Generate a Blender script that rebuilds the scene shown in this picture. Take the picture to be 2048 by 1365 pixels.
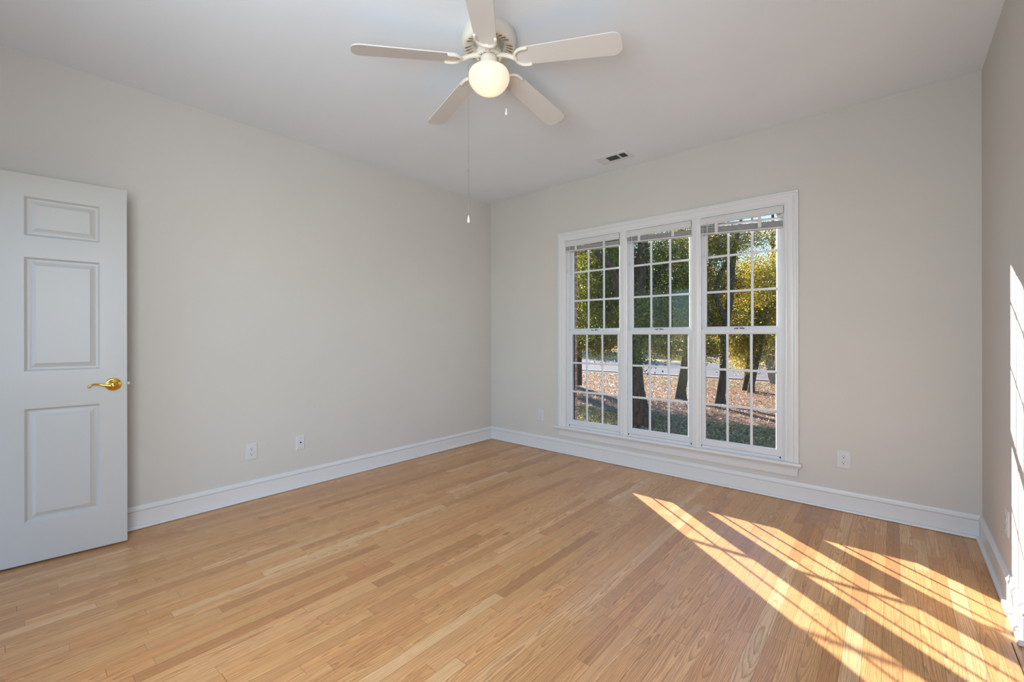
import bpy, bmesh, math, random
import numpy as np
from mathutils import Vector, Matrix

# ---------------------------------------------------------------- clearing
for o in list(bpy.data.objects):
    bpy.data.objects.remove(o, do_unlink=True)
S = bpy.context.scene
C = S.collection
PI = math.pi
R_ = math.radians

# ---------------------------------------------------------------- camera
W, H, YR = 3.958, 2.74, -4.20          # room width, height, rear wall
CAM = Vector((3.5694, -3.7517, 1.1941))
YAW, ROLL = -0.71335, -0.00182
FW = Vector((math.sin(YAW), math.cos(YAW), 0.0))
RT = Vector((math.cos(YAW), -math.sin(YAW), 0.0))
UP = RT.cross(FW)
R2 = RT * math.cos(ROLL) + UP * math.sin(ROLL)
U2 = -RT * math.sin(ROLL) + UP * math.cos(ROLL)
cd = bpy.data.cameras.new('camera')
cam = bpy.data.objects.new('camera', cd)
C.objects.link(cam)
M = Matrix((R2, U2, -FW)).transposed().to_4x4()
M.translation = CAM
cam.matrix_world = M
cd.sensor_fit = 'HORIZONTAL'
cd.sensor_width = 36.0
cd.lens = 36.0 * 883.24 / 2048.0
cd.shift_x = 0.0
cd.shift_y = -9.71 / 2048.0
cd.clip_start = 0.02
cd.clip_end = 400
S.camera = cam

# ---------------------------------------------------------------- light and exposure
SUN_STRENGTH = 23.0
SKY_STRENGTH = 0.40
REAR_FILL_POWER = 100.0
HALL_FILL_POWER = 1.0
BULB_POWER = 0.06
S.view_settings.view_transform = 'Standard'
S.view_settings.look = 'None'
S.view_settings.gamma = 1.0
S.view_settings.use_curve_mapping = False
S.view_settings.exposure = 0.14

SUN_AZ_DX, SUN_AZ_DY, SUN_EL = 1.0, -0.8255, math.atan(0.5592 * math.sin(math.atan(0.8255)))
sd = Vector((SUN_AZ_DX, SUN_AZ_DY, 0)).normalized()
sun_travel = Vector((sd.x * math.cos(SUN_EL), sd.y * math.cos(SUN_EL), -math.sin(SUN_EL)))
sl = bpy.data.lights.new('sun', 'SUN')
sl.energy = SUN_STRENGTH
sl.angle = R_(0.5)
sl.color = (1.0, 0.85, 0.79)
so = bpy.data.objects.new('sun', sl)
so.rotation_euler = sun_travel.to_track_quat('-Z', 'Y').to_euler()
so.location = (-20, 18, 12)
C.objects.link(so)

world = bpy.data.worlds.new('sky')
S.world = world
world.use_nodes = True
wn, wl = world.node_tree.nodes, world.node_tree.links
wn.clear()
sky = wn.new('ShaderNodeTexSky')
sky.sky_type = 'NISHITA'
sky.sun_disc = False
sky.sun_elevation = SUN_EL
sky.sun_rotation = math.atan2(-sd.x, -sd.y)
sky.air_density = 1.1
sky.dust_density = 0.05
sky.ozone_density = 2.0
wb = wn.new('ShaderNodeBackground')
wb.inputs['Strength'].default_value = SKY_STRENGTH
wo = wn.new('ShaderNodeOutputWorld')
tint = wn.new('ShaderNodeMix')
tint.data_type = 'RGBA'
tint.blend_type = 'MULTIPLY'
tint.inputs[0].default_value = 1.0
tint.inputs[7].default_value = (0.62, 0.85, 1.15, 1)
wl.new(sky.outputs[0], tint.inputs[6])
wl.new(tint.outputs[2], wb.inputs[0])
wl.new(wb.outputs[0], wo.inputs[0])


def area_light(name, loc, size, power, target, color=(1, 1, 1), portal=False):
    l = bpy.data.lights.new(name, 'AREA')
    l.shape = 'RECTANGLE'
    l.size, l.size_y = size
    l.energy = power
    l.color = color
    o = bpy.data.objects.new(name, l)
    o.location = loc
    o.rotation_euler = (Vector(target) - Vector(loc)).to_track_quat('-Z', 'Z').to_euler()
    C.objects.link(o)
    if portal:
        l.cycles.is_portal = True
    return o


# added fill lights, unseen: outside the invented rear window and in the hall
area_light('added_rear_fill', (3.07, YR - 0.20, 1.62), (1.55, 1.30), REAR_FILL_POWER, (0.2, -1.9, 1.7), (0.88, 0.94, 1.0))
area_light('added_hall_fill', (0.58, YR - 0.9, 1.2), (0.8, 1.9), HALL_FILL_POWER, (0.58, 0, 1.2), (1.0, 0.95, 0.9))
area_light('window_portal', (2.0, 0.24, 1.24), (1.95, 1.95), 1, (2.0, -3, 1.24), portal=True)

# ---------------------------------------------------------------- material helpers


class NT:
    def __init__(s, name):
        s.m = bpy.data.materials.new(name)
        s.m.use_nodes = True
        s.n = s.m.node_tree.nodes
        s.l = s.m.node_tree.links
        s.n.clear()
        s.out = s.n.new('ShaderNodeOutputMaterial')

    def node(s, t, **kw):
        n = s.n.new(t)
        for k, v in kw.items():
            setattr(n, k, v)
        return n

    def put(s, sock, v):
        if isinstance(v, bpy.types.NodeSocket):
            s.l.new(v, sock)
        elif v is not None:
            if isinstance(v, (tuple, list)) and len(v) == 3 and sock.type == 'RGBA':
                v = (*v, 1)
            sock.default_value = v

    def math(s, op, a, b=None, c=None):
        n = s.node('ShaderNodeMath', operation=op)
        s.put(n.inputs[0], a)
        s.put(n.inputs[1], b)
        s.put(n.inputs[2], c)
        return n.outputs[0]

    def comb(s, x, y, z):
        n = s.node('ShaderNodeCombineXYZ')
        s.put(n.inputs[0], x); s.put(n.inputs[1], y); s.put(n.inputs[2], z)
        return n.outputs[0]

    def noise(s, vec, scale=5, detail=4, rough=0.55, dist=0.0):
        n = s.node('ShaderNodeTexNoise')
        s.put(n.inputs['Vector'], vec)
        n.inputs['Scale'].default_value = scale
        n.inputs['Detail'].default_value = detail
        n.inputs['Roughness'].default_value = rough
        n.inputs['Distortion'].default_value = dist
        return n.outputs['Fac']

    def white(s, vec):
        n = s.node('ShaderNodeTexWhiteNoise', noise_dimensions='3D')
        s.put(n.inputs['Vector'], vec)
        return n.outputs['Value'], n.outputs['Color']

    def ramp(s, fac, stops, interp='LINEAR'):
        n = s.node('ShaderNodeValToRGB')
        n.color_ramp.interpolation = interp
        els = n.color_ramp.elements
        while len(els) < len(stops):
            els.new(0.5)
        for e, (p, c) in zip(els, stops):
            e.position = p
            e.color = (*c, 1) if len(c) == 3 else c
        s.put(n.inputs[0], fac)
        return n.outputs[0]

    def mix(s, fac, a, b, mode='MIX'):
        n = s.node('ShaderNodeMix', data_type='RGBA', blend_type=mode)
        s.put(n.inputs[0], fac); s.put(n.inputs[6], a); s.put(n.inputs[7], b)
        return n.outputs[2]

    def maprange(s, v, a, b, c, d):
        n = s.node('ShaderNodeMapRange')
        s.put(n.inputs[0], v)
        for i, k in enumerate((a, b, c, d)):
            n.inputs[1 + i].default_value = k
        return n.outputs[0]

    def pos(s):
        return s.node('ShaderNodeNewGeometry').outputs['Position']

    def objc(s):
        return s.node('ShaderNodeTexCoord').outputs['Object']

    def sep(s, v):
        n = s.node('ShaderNodeSeparateXYZ')
        s.put(n.inputs[0], v)
        return n.outputs

    def bump(s, h, strength=0.2, dist=0.01):
        n = s.node('ShaderNodeBump')
        n.inputs['Strength'].default_value = strength
        n.inputs['Distance'].default_value = dist
        s.put(n.inputs['Height'], h)
        return n.outputs[0]

    def bsdf(s, color, rough=0.5, metal=0.0, spec=0.5, normal=None, **kw):
        n = s.node('ShaderNodeBsdfPrincipled')
        s.put(n.inputs['Base Color'], color)
        s.put(n.inputs['Roughness'], rough)
        s.put(n.inputs['Metallic'], metal)
        s.put(n.inputs['Specular IOR Level'], spec)
        if normal is not None:
            s.put(n.inputs['Normal'], normal)
        for k, v in kw.items():
            s.put(n.inputs[k.replace('_', ' ')], v)
        s.l.new(n.outputs[0], s.out.inputs[0])
        return n


def painted(name, col, rough=0.5, spec=0.4, bs=0.03, scale=350, mottled=0.02):
    t = NT(name)
    p = t.objc()
    f = t.noise(p, 1.3, 3)
    c0 = tuple(c * (1 - mottled) for c in col)
    c1 = tuple(min(1, c * (1 + mottled)) for c in col)
    colr = t.ramp(f, [(0.3, c0), (0.7, c1)])
    t.bsdf(colr, rough, 0, spec, t.bump(t.noise(p, scale, 2), bs, 0.002))
    return t.m


MAT = {}
MAT['wall'] = painted('greige_wall_paint', (0.588, 0.568, 0.538), 0.75, 0.25, 0.05, 260)
MAT['ceiling'] = painted('white_ceiling_paint', (0.775, 0.83, 0.895), 0.85, 0.2, 0.05, 200)
MAT['trim'] = painted('white_trim_paint', (0.67, 0.675, 0.690), 0.32, 0.5, 0.02, 120, 0.008)
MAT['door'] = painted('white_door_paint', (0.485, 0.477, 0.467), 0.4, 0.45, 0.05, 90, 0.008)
MAT['vinyl'] = painted('white_vinyl', (0.64, 0.655, 0.69), 0.35, 0.5, 0.01, 100, 0.005)
MAT['blind'] = painted('white_blind_slat', (0.60, 0.60, 0.61), 0.45, 0.4, 0.01, 100, 0.01)
MAT['plastic'] = painted('white_wall_plate_plastic', (0.62, 0.63, 0.65), 0.35, 0.5, 0.01, 100, 0.004)
MAT['black'] = painted('dark_slot', (0.012, 0.012, 0.012), 0.6, 0.3)
MAT['fan'] = painted('cream_fan_enamel', (0.74, 0.70, 0.62), 0.38, 0.5, 0.01, 80, 0.01)
MAT['blade'] = painted('off_white_fan_blade', (0.66, 0.64, 0.62), 0.45, 0.4, 0.02, 60, 0.01)
MAT['tan'] = painted('tan_fan_slot', (0.30, 0.24, 0.15), 0.7, 0.2)
MAT['register'] = painted('white_register_enamel', (0.72, 0.735, 0.755), 0.5, 0.4, 0.01)
MAT['darkduct'] = painted('dark_duct', (0.05, 0.05, 0.05), 0.8, 0.2)
MAT['louver'] = painted('grey_louver', (0.42, 0.42, 0.43), 0.6, 0.3)
MAT['caulk'] = painted('dark_floor_gap', (0.07, 0.045, 0.025), 0.8, 0.1)


def metal(name, col, rough):
    t = NT(name)
    p = t.objc()
    f = t.noise(p, 60, 3)
    t.bsdf(t.ramp(f, [(0.3, tuple(c * 0.92 for c in col)), (0.7, col)]), t.maprange(f, 0, 1, rough * 0.8, rough * 1.3), 1.0)
    return t.m


MAT['brass'] = metal('polished_brass', (0.86, 0.52, 0.10), 0.12)
MAT['steel'] = metal('brushed_steel', (0.36, 0.355, 0.34), 0.4)
MAT['chain'] = metal('dull_chain', (0.50, 0.46, 0.38), 0.5)


def oak_floor():
    t = NT('red_oak_strip_floor')
    p = t.pos()
    x, y, z = t.sep(p)
    bw = 0.057
    xr = t.math('DIVIDE', x, bw)
    row = t.math('FLOOR', xr)
    fx = t.math('FRACT', xr)
    r1, rc = t.white(t.comb(row, 3.7, 0.0))
    r2, _ = t.white(t.comb(row, 9.1, 5.0))
    L = t.math('ADD', t.math('MULTIPLY', r2, 0.55), 0.5)
    # uneven board lengths inside a row: bend the running coordinate
    wob = t.math('MULTIPLY', t.math('SINE', t.math('ADD', t.math('MULTIPLY', y, 2.3), t.math('MULTIPLY', r1, 40.0))), 0.17)
    yr = t.math('ADD', t.math('DIVIDE', t.math('ADD', y, wob), L), t.math('MULTIPLY', r1, 17.0))
    seg = t.math('FLOOR', yr)
    fy = t.math('FRACT', yr)
    b1, bc = t.white(t.comb(row, seg, 1.0))
    b2, _ = t.white(t.comb(row, seg, 7.0))
    b3, _ = t.white(t.comb(row, seg, 13.0))
    off = t.math('MULTIPLY', b1, 37.0)
    off2 = t.math('MULTIPLY', b2, 91.0)
    # cathedral grain: rings of a long, slightly tilted and distorted trunk
    gx = t.math('ADD', t.math('MULTIPLY', t.math('SUBTRACT', fx, 0.5), bw), t.math('MULTIPLY', t.math('SUBTRACT', b3, 0.5), 0.11))
    gy = t.math('ADD', y, off)
    warp = t.noise(t.comb(t.math('MULTIPLY', gx, 5.0), t.math('MULTIPLY', gy, 1.25), off2), 1.0, 2, 0.5)
    warp2 = t.noise(t.comb(t.math('MULTIPLY', gx, 55.0), t.math('MULTIPLY', gy, 8.0), off2), 1.0, 3, 0.6)
    depth = t.math('ADD', t.math('MULTIPLY', warp, 0.075), t.math('MULTIPLY', warp2, 0.0045))
    rad = t.math('SQRT', t.math('ADD', t.math('MULTIPLY', gx, gx), t.math('MULTIPLY', depth, depth)))
    rings = t.math('FRACT', t.math('MULTIPLY', rad, 210.0))
    ringc = t.math('MULTIPLY', t.math('POWER', rings, 3.0), t.maprange(rings, 0.93, 1.0, 1.0, 0.0))
    # pores: fine lines along the board
    pores = t.noise(t.comb(t.math('MULTIPLY', x, 900.0), t.math('MULTIPLY', gy, 14.0), off2), 1.0, 3, 0.6)
    porem = t.maprange(pores, 0.5, 0.72, 0.0, 1.0)
    fine = t.noise(t.comb(t.math('MULTIPLY', x, 260.0), t.math('MULTIPLY', gy, 3.0), off), 1.0, 3, 0.6)
    base = t.ramp(b1, [(0.0, (0.500, 0.240, 0.096)), (0.06, (0.590, 0.298, 0.127)), (0.30, (0.690, 0.368, 0.153)),
                       (0.65, (0.725, 0.396, 0.168)), (0.92, (0.765, 0.440, 0.206)), (1.0, (0.840, 0.545, 0.300))])
    hue = t.ramp(b2, [(0.0, (1.03, 0.95, 0.90)), (0.5, (1, 1, 1)), (1.0, (0.98, 1.01, 0.99))])
    c = t.mix(1.0, base, hue, 'MULTIPLY')
    broad = t.noise(t.comb(t.math('MULTIPLY', gx, 20.0), t.math('MULTIPLY', gy, 1.2), off2), 1.0, 2, 0.5)
    c = t.mix(t.maprange(broad, 0.35, 0.75, 0.0, 0.25), c, (0.50, 0.275, 0.135))
    c = t.mix(t.math('MULTIPLY', ringc, 0.85), c, (0.31, 0.150, 0.064))
    c = t.mix(t.math('MULTIPLY', t.maprange(fine, 0.45, 0.8, 0.0, 1.0), 0.55), c, (0.24, 0.12, 0.055))
    c = t.mix(t.math('MULTIPLY', porem, 0.45), c, (0.17, 0.08, 0.035))
    knot = t.node('ShaderNodeTexVoronoi', feature='F1')
    t.put(knot.inputs['Vector'], t.comb(t.math('MULTIPLY', x, 2.4), t.math('MULTIPLY', y, 1.2), 0.0))
    knot.inputs['Scale'].default_value = 1.0
    kn = t.maprange(knot.outputs['Distance'], 0.012, 0.05, 0.6, 0.0)
    c = t.mix(kn, c, (0.12, 0.055, 0.025))
    ex = t.math('MULTIPLY', t.math('MINIMUM', fx, t.math('SUBTRACT', 1.0, fx)), bw)
    ey = t.math('MULTIPLY', t.math('MINIMUM', fy, t.math('SUBTRACT', 1.0, fy)), L)
    e = t.math('MINIMUM', ex, ey)
    gap = t.maprange(e, 0.0003, 0.0011, 1.0, 0.0)
    c = t.mix(t.math('MULTIPLY', gap, 0.7), c, (0.10, 0.05, 0.022))
    h = t.math('SUBTRACT', t.math('MULTIPLY', t.math('SUBTRACT', 1.0, gap), 1.0), t.math('MULTIPLY', porem, 0.10))
    sm = t.noise(p, 3.0, 3)
    rough = t.math('ADD', t.maprange(sm, 0.3, 0.7, 0.25, 0.33), t.math('MULTIPLY', ringc, 0.04))
    t.bsdf(c, rough, 0, 0.42, t.bump(h, 0.10, 0.0015))
    return t.m


MAT['floor'] = oak_floor()


def glass_mat():
    t = NT('window_glass')
    tr = t.node('ShaderNodeBsdfTransparent')
    tr.inputs[0].default_value = (0.95, 0.97, 0.96, 1)
    gl = t.node('ShaderNodeBsdfGlossy')
    gl.inputs['Roughness'].default_value = 0.02
    lw = t.node('ShaderNodeLayerWeight')
    lw.inputs['Blend'].default_value = 0.5
    # Schlick reflectance, the same from both sides of the pane
    fr = t.math('ADD', 0.025, t.math('MULTIPLY', t.math('POWER', lw.outputs['Facing'], 5.0), 0.9))
    mx = t.node('ShaderNodeMixShader')
    t.l.new(fr, mx.inputs[0])
    t.l.new(tr.outputs[0], mx.inputs[1])
    t.l.new(gl.outputs[0], mx.inputs[2])
    t.l.new(mx.outputs[0], t.out.inputs[0])
    return t.m


MAT['glass'] = glass_mat()


def globe_mat():
    t = NT('frosted_lamp_glass')
    b = t.bsdf((0.92, 0.88, 0.78), 0.25, 0, 0.5)
    b.inputs['Emission Color'].default_value = (1.0, 0.955, 0.86, 1)
    b.inputs['Emission Strength'].default_value = 0.36
    tl = t.node('ShaderNodeBsdfTranslucent')
    tl.inputs[0].default_value = (0.98, 0.93, 0.82, 1)
    mx = t.node('ShaderNodeMixShader')
    mx.inputs[0].default_value = 0.6
    t.l.new(b.outputs[0], mx.inputs[1])
    t.l.new(tl.outputs[0], mx.inputs[2])
    t.l.new(mx.outputs[0], t.out.inputs[0])
    return t.m


MAT['globe'] = globe_mat()


def leaf_mat(name, stops, trans=0.5, rough=0.35):
    t = NT(name)
    g = t.node('ShaderNodeNewGeometry')
    rnd = g.outputs['Random Per Island']
    big = t.noise(g.outputs['Position'], 0.9, 2)
    f = t.math('ADD', t.math('MULTIPLY', rnd, 0.75), t.math('MULTIPLY', t.math('SUBTRACT', big, 0.35), 0.8))
    c = t.ramp(f, stops)
    pr = t.node('ShaderNodeBsdfPrincipled')
    t.put(pr.inputs['Base Color'], c)
    pr.inputs['Roughness'].default_value = rough
    pr.inputs['Specular IOR Level'].default_value = 0.6
    tl = t.node('ShaderNodeBsdfTranslucent')
    t.put(tl.inputs[0], t.mix(1.0, c, (1.5, 1.35, 0.5), 'MULTIPLY'))
    mx = t.node('ShaderNodeMixShader')
    mx.inputs[0].default_value = trans
    t.l.new(pr.outputs[0], mx.inputs[1])
    t.l.new(tl.outputs[0], mx.inputs[2])
    t.l.new(mx.outputs[0], t.out.inputs[0])
    return t.m


MAT['leaf_gold'] = leaf_mat('golden_green_leaf', [(0.0, (0.035, 0.042, 0.010)), (0.35, (0.12, 0.12, 0.02)), (0.65, (0.30, 0.25, 0.035)), (1.0, (0.56, 0.44, 0.10))], 0.55, 0.3)
MAT['leaf_green'] = leaf_mat('deep_green_leaf', [(0.0, (0.018, 0.028, 0.010)), (0.4, (0.065, 0.09, 0.02)), (0.75, (0.18, 0.20, 0.035)), (1.0, (0.46, 0.44, 0.10))], 0.55, 0.3)
MAT['leaf_dry'] = leaf_mat('fallen_brown_leaf', [(0.0, (0.10, 0.055, 0.03)), (0.4, (0.24, 0.13, 0.07)), (0.8, (0.42, 0.28, 0.17)), (1.0, (0.62, 0.47, 0.33))], 0.15, 0.6)
MAT['leaf_grey'] = leaf_mat('olive_grey_leaf', [(0.0, (0.03, 0.035, 0.02)), (0.5, (0.09, 0.10, 0.045)), (1.0, (0.26, 0.25, 0.13))], 0.4)
MAT['leaf_red'] = leaf_mat('red_shrub_leaf', [(0.0, (0.10, 0.03, 0.015)), (0.6, (0.30, 0.09, 0.03)), (1.0, (0.45, 0.22, 0.06))], 0.4)


def bark(name, a, b):
    t = NT(name)
    p = t.pos()
    x, y, z = t.sep(p)
    n = t.noise(t.comb(t.math('MULTIPLY', x, 14), t.math('MULTIPLY', y, 14), t.math('MULTIPLY', z, 3.5)), 1.5, 5, 0.65)
    t.bsdf(t.ramp(n, [(0.3, a), (0.7, b)]), 0.9, 0, 0.15, t.bump(n, 0.7, 0.03))
    return t.m


MAT['bark_dark'] = bark('dark_oak_bark', (0.028, 0.019, 0.012), (0.11, 0.08, 0.055))
MAT['bark_pale'] = bark('pale_smooth_bark', (0.17, 0.12, 0.085), (0.36, 0.28, 0.21))


def ground_mat():
    t = NT('yard_ground')
    p = t.pos()
    x, y, z = t.sep(p)
    edge = t.math('ADD', y, t.math('MULTIPLY', t.noise(p, 0.5, 4), 2.2))
    n1 = t.noise(p, 1.0, 5, 0.6)
    n2 = t.noise(p, 26.0, 4, 0.7)
    grass = t.ramp(n2, [(0.3, (0.12, 0.115, 0.05)), (0.6, (0.28, 0.255, 0.125)), (0.8, (0.44, 0.38, 0.21))])
    litter = t.ramp(n2, [(0.32, (0.10, 0.060, 0.036)), (0.5, (0.24, 0.15, 0.095)), (0.72, (0.50, 0.36, 0.25))])
    strip = t.mix(t.maprange(n1, 0.42, 0.6, 0.0, 0.8), litter, grass)
    c = t.mix(t.maprange(edge, 6.5, 7.3, 0.0, 1.0), grass, litter)
    c = t.mix(t.maprange(edge, 12.8, 14.2, 0.0, 1.0), c, strip)
    c = t.mix(t.maprange(edge, 26.0, 26.5, 0.0, 1.0), c, t.ramp(n2, [(0.3, (0.30, 0.22, 0.06)), (0.7, (0.58, 0.44, 0.14))]))
    t.bsdf(c, 0.95, 0, 0.1, t.bump(n2, 0.6, 0.03))
    return t.m


MAT['ground'] = ground_mat()


def asphalt(name, col):
    t = NT(name)
    p = t.pos()
    n = t.noise(p, 60, 4, 0.7)
    m = t.noise(p, 0.6, 3)
    c = t.ramp(n, [(0.3, tuple(k * 0.75 for k in col)), (0.7, tuple(k * 1.2 for k in col))])
    c = t.mix(t.math('MULTIPLY', m, 0.35), c, tuple(k * 0.7 for k in col))
    t.bsdf(c, 0.95, 0, 0.03, t.bump(n, 0.3, 0.01))
    return t.m


MAT['asphalt'] = asphalt('worn_asphalt', (0.17, 0.168, 0.175))
MAT['concrete'] = asphalt('pale_concrete', (0.40, 0.36, 0.33))


def brick_mat():
    t = NT('red_brown_brick')
    p = t.pos()
    x, y, z = t.sep(p)
    b = t.node('ShaderNodeTexBrick')
    t.put(b.inputs['Vector'], t.comb(t.math('ADD', x, y), z, 0.0))
    b.inputs['Color1'].default_value = (0.22, 0.105, 0.062, 1)
    b.inputs['Color2'].default_value = (0.34, 0.19, 0.12, 1)
    b.inputs['Mortar'].default_value = (0.42, 0.38, 0.33, 1)
    b.inputs['Scale'].default_value = 1.0
    b.inputs['Brick Width'].default_value = 0.203
    b.inputs['Row Height'].default_value = 0.0675
    b.inputs['Mortar Size'].default_value = 0.006
    n = t.noise(p, 50, 4)
    c = t.mix(t.math('MULTIPLY', n, 0.5), b.outputs['Color'], (0.14, 0.08, 0.055))
    t.bsdf(c, 0.9, 0, 0.2, t.bump(t.math('SUBTRACT', n, t.math('MULTIPLY', b.outputs['Fac'], 1.0)), 0.6, 0.008))
    return t.m


MAT['brick'] = brick_mat()

# ---------------------------------------------------------------- mesh helpers


def add_box(bm, a, b):
    x0, y0, z0 = [min(a[i], b[i]) for i in range(3)]
    x1, y1, z1 = [max(a[i], b[i]) for i in range(3)]
    v = [bm.verts.new(q) for q in ((x0, y0, z0), (x1, y0, z0), (x1, y1, z0), (x0, y1, z0), (x0, y0, z1), (x1, y0, z1), (x1, y1, z1), (x0, y1, z1))]
    for f in ((0, 3, 2, 1), (4, 5, 6, 7), (0, 1, 5, 4), (1, 2, 6, 5), (2, 3, 7, 6), (3, 0, 4, 7)):
        bm.faces.new([v[i] for i in f])
    return v


def add_tube(bm, pts, radii, seg=12, cap=True):
    pts = [Vector(p) for p in pts]
    if not isinstance(radii, (list, tuple)):
        radii = [radii] * len(pts)
    n = len(pts)
    ref = None
    rings = []
    for i, p in enumerate(pts):
        d = (pts[min(i + 1, n - 1)] - pts[max(i - 1, 0)]).normalized()
        if ref is None:
            ref = d.orthogonal().normalized()
        ref = (ref - d * ref.dot(d)).normalized()
        o2 = d.cross(ref)
        rings.append([bm.verts.new(p + (ref * math.cos(k * 2 * PI / seg) + o2 * math.sin(k * 2 * PI / seg)) * radii[i]) for k in range(seg)])
    for a, b in zip(rings, rings[1:]):
        for k in range(seg):
            bm.faces.new((a[k], a[(k + 1) % seg], b[(k + 1) % seg], b[k]))
    if cap:
        bm.faces.new(list(reversed(rings[0])))
        bm.faces.new(rings[-1])


def add_lathe(bm, prof, center=(0, 0, 0), seg=48, axis='Z', close=True):
    c = Vector(center)
    rings = []
    for r, h in prof:
        ring = []
        if r < 1e-6:
            v = {'Z': (0, 0, h), 'X': (h, 0, 0), 'Y': (0, h, 0)}[axis]
            ring = [bm.verts.new(c + Vector(v))]
        else:
            for k in range(seg):
                a = 2 * PI * k / seg
                ca, sa = r * math.cos(a), r * math.sin(a)
                v = {'Z': (ca, sa, h), 'X': (h, ca, sa), 'Y': (sa, h, ca)}[axis]
                ring.append(bm.verts.new(c + Vector(v)))
        rings.append(ring)
    for a, b in zip(rings, rings[1:]):
        if len(a) == 1 and len(b) == 1:
            continue
        for k in range(seg):
            k2 = (k + 1) % seg
            if len(a) == 1:
                bm.faces.new((a[0], b[k2], b[k]))
            elif len(b) == 1:
                bm.faces.new((a[k], a[k2], b[0]))
            else:
                bm.faces.new((a[k], a[k2], b[k2], b[k]))
    if close:
        if len(rings[0]) > 1:
            bm.faces.new(list(reversed(rings[0])))
        if len(rings[-1]) > 1:
            bm.faces.new(rings[-1])


def finish(name, bm, mats, parent=None, smooth=None, bevel=0.0, loc=None, rot=None, bevseg=2):
    bmesh.ops.recalc_face_normals(bm, faces=bm.faces)
    me = bpy.data.meshes.new(name)
    bm.to_mesh(me)
    bm.free()
    if not isinstance(mats, (list, tuple)):
        mats = [mats]
    for m in mats:
        me.materials.append(m)
    o = bpy.data.objects.new(name, me)
    C.objects.link(o)
    if parent is not None:
        o.parent = parent
    if loc is not None:
        o.location = loc
    if rot is not None:
        o.rotation_euler = rot
    if bevel > 0:
        mo = o.modifiers.new('bevel', 'BEVEL')
        mo.width = bevel
        mo.segments = bevseg
        mo.limit_method = 'ANGLE'
        mo.angle_limit = R_(40)
    if smooth is not None:
        me.polygons.foreach_set('use_smooth', [True] * len(me.polygons))
        if smooth < 180:
            me.set_sharp_from_angle(angle=R_(smooth))
    return o


def tag(o, label, cat=None, group=None, kind=None):
    o['label'] = label
    if cat:
        o['category'] = cat
    if group:
        o['group'] = group
    if kind:
        o['kind'] = kind
    return o


def empty(name, loc=(0, 0, 0), rot=(0, 0, 0)):
    o = bpy.data.objects.new(name, None)
    o.empty_display_size = 0.1
    o.location = loc
    o.rotation_euler = rot
    C.objects.link(o)
    return o


def dup(root, loc=None, rot=None):
    def cp(o, par):
        c = o.copy()
        C.objects.link(c)
        c.parent = par
        for ch in o.children:
            cp(ch, c)
        return c
    r = cp(root, None)
    if loc is not None:
        r.location = loc
    if rot is not None:
        r.rotation_euler = rot
    return r


def part_label(o, t):
    o['label'] = t
    return o


# ---------------------------------------------------------------- room shell
T = 0.14
WX0, WX1, WZ0, WZ1 = 1.052, 2.962, 0.286, 2.153     # window unit opening
OY0, OY1, OZ = -2.75, -1.17, 2.08                   # alcove opening in the right wall
DX0, DX1, DZ = 0.095, 1.03, 2.06                    # hall doorway in the rear wall
RX0, RX1, RZ0, RZ1 = 2.28, 3.86, 0.45, 2.30         # invented window of the rear wall

bm = bmesh.new()
add_box(bm, (-T, YR - 1.3, -0.10), (W + 0.9, 0.06, 0))
tag(finish('floor', bm, MAT['floor']), 'red oak strip floor with a satin finish running towards the window', 'floor', kind='structure')
bm = bmesh.new()
add_box(bm, (-T, YR - 1.3, H), (W + 0.9, 0.2, H + 0.15))
tag(finish('ceiling', bm, MAT['ceiling']), 'flat white painted ceiling with the fan', 'ceiling', kind='structure')
bm = bmesh.new()
add_box(bm, (-T, YR - 1.3, 0), (0, 0.2, H))
tag(finish('wall_left', bm, MAT['wall']), 'blank greige wall left of the corner behind the open door', 'wall', kind='structure')


def wall_with_hole(bm, a0, a1, b0, b1, z1, h0, h1, hz0, hz1, axis):
    """a = extent along the wall, b = thickness, one rectangular hole"""
    def bx(p0, p1, q0, q1):
        if p1 - p0 < 1e-5 or q1 - q0 < 1e-5:
            return
        if axis == 'x':
            add_box(bm, (p0, b0, q0), (p1, b1, q1))
        else:
            add_box(bm, (b0, p0, q0), (b1, p1, q1))
    bx(a0, h0, 0, z1)
    bx(h1, a1, 0, z1)
    bx(h0, h1, 0, hz0)
    bx(h0, h1, hz1, z1)


bm = bmesh.new()
wall_with_hole(bm, 0, W, 0, 0.10, H, WX0, WX1, WZ0 - 0.03, WZ1 + 0.01, 'x')
tag(finish('wall_back', bm, MAT['wall']), 'greige wall holding the triple window', 'wall', kind='structure')
bm = bmesh.new()
wall_with_hole(bm, -1.2, W + 1.2, 0.10, 0.205, H + 0.3, 1.050, 2.985, 0.25, WZ1 + 0.04, 'x')
tag(finish('wall_outer', bm, MAT['brick']), 'brown brick veneer seen past the left sash of the window', 'brick wall', kind='structure')
bm = bmesh.new()
wall_with_hole(bm, YR, 0.06, W, W + T, H, OY0, OY1, 0, OZ, 'y')
tag(finish('wall_right', bm, MAT['wall']), 'greige wall with sunlight at the right edge', 'wall', kind='structure')
bm = bmesh.new()
add_box(bm, (0, YR - T, 0), (DX0, YR, H))
add_box(bm, (DX0, YR - T, DZ), (DX1, YR, H))
add_box(bm, (DX1, YR - T, 0), (RX0, YR, H))
add_box(bm, (RX0, YR - T, 0), (RX1, YR, RZ0))
add_box(bm, (RX0, YR - T, RZ1), (RX1, YR, H))
add_box(bm, (RX1, YR - T, 0), (W + 0.9, YR, H))
tag(finish('wall_front', bm, MAT['wall']), 'greige wall behind the photographer', 'wall', kind='structure')
bm = bmesh.new()
add_box(bm, (W + T, OY1 + 0.25, 0), (W + 0.9, OY1 + 0.35, H))
add_box(bm, (W + T, OY0 - 0.35, 0), (W + 0.9, OY0 - 0.25, H))
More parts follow.
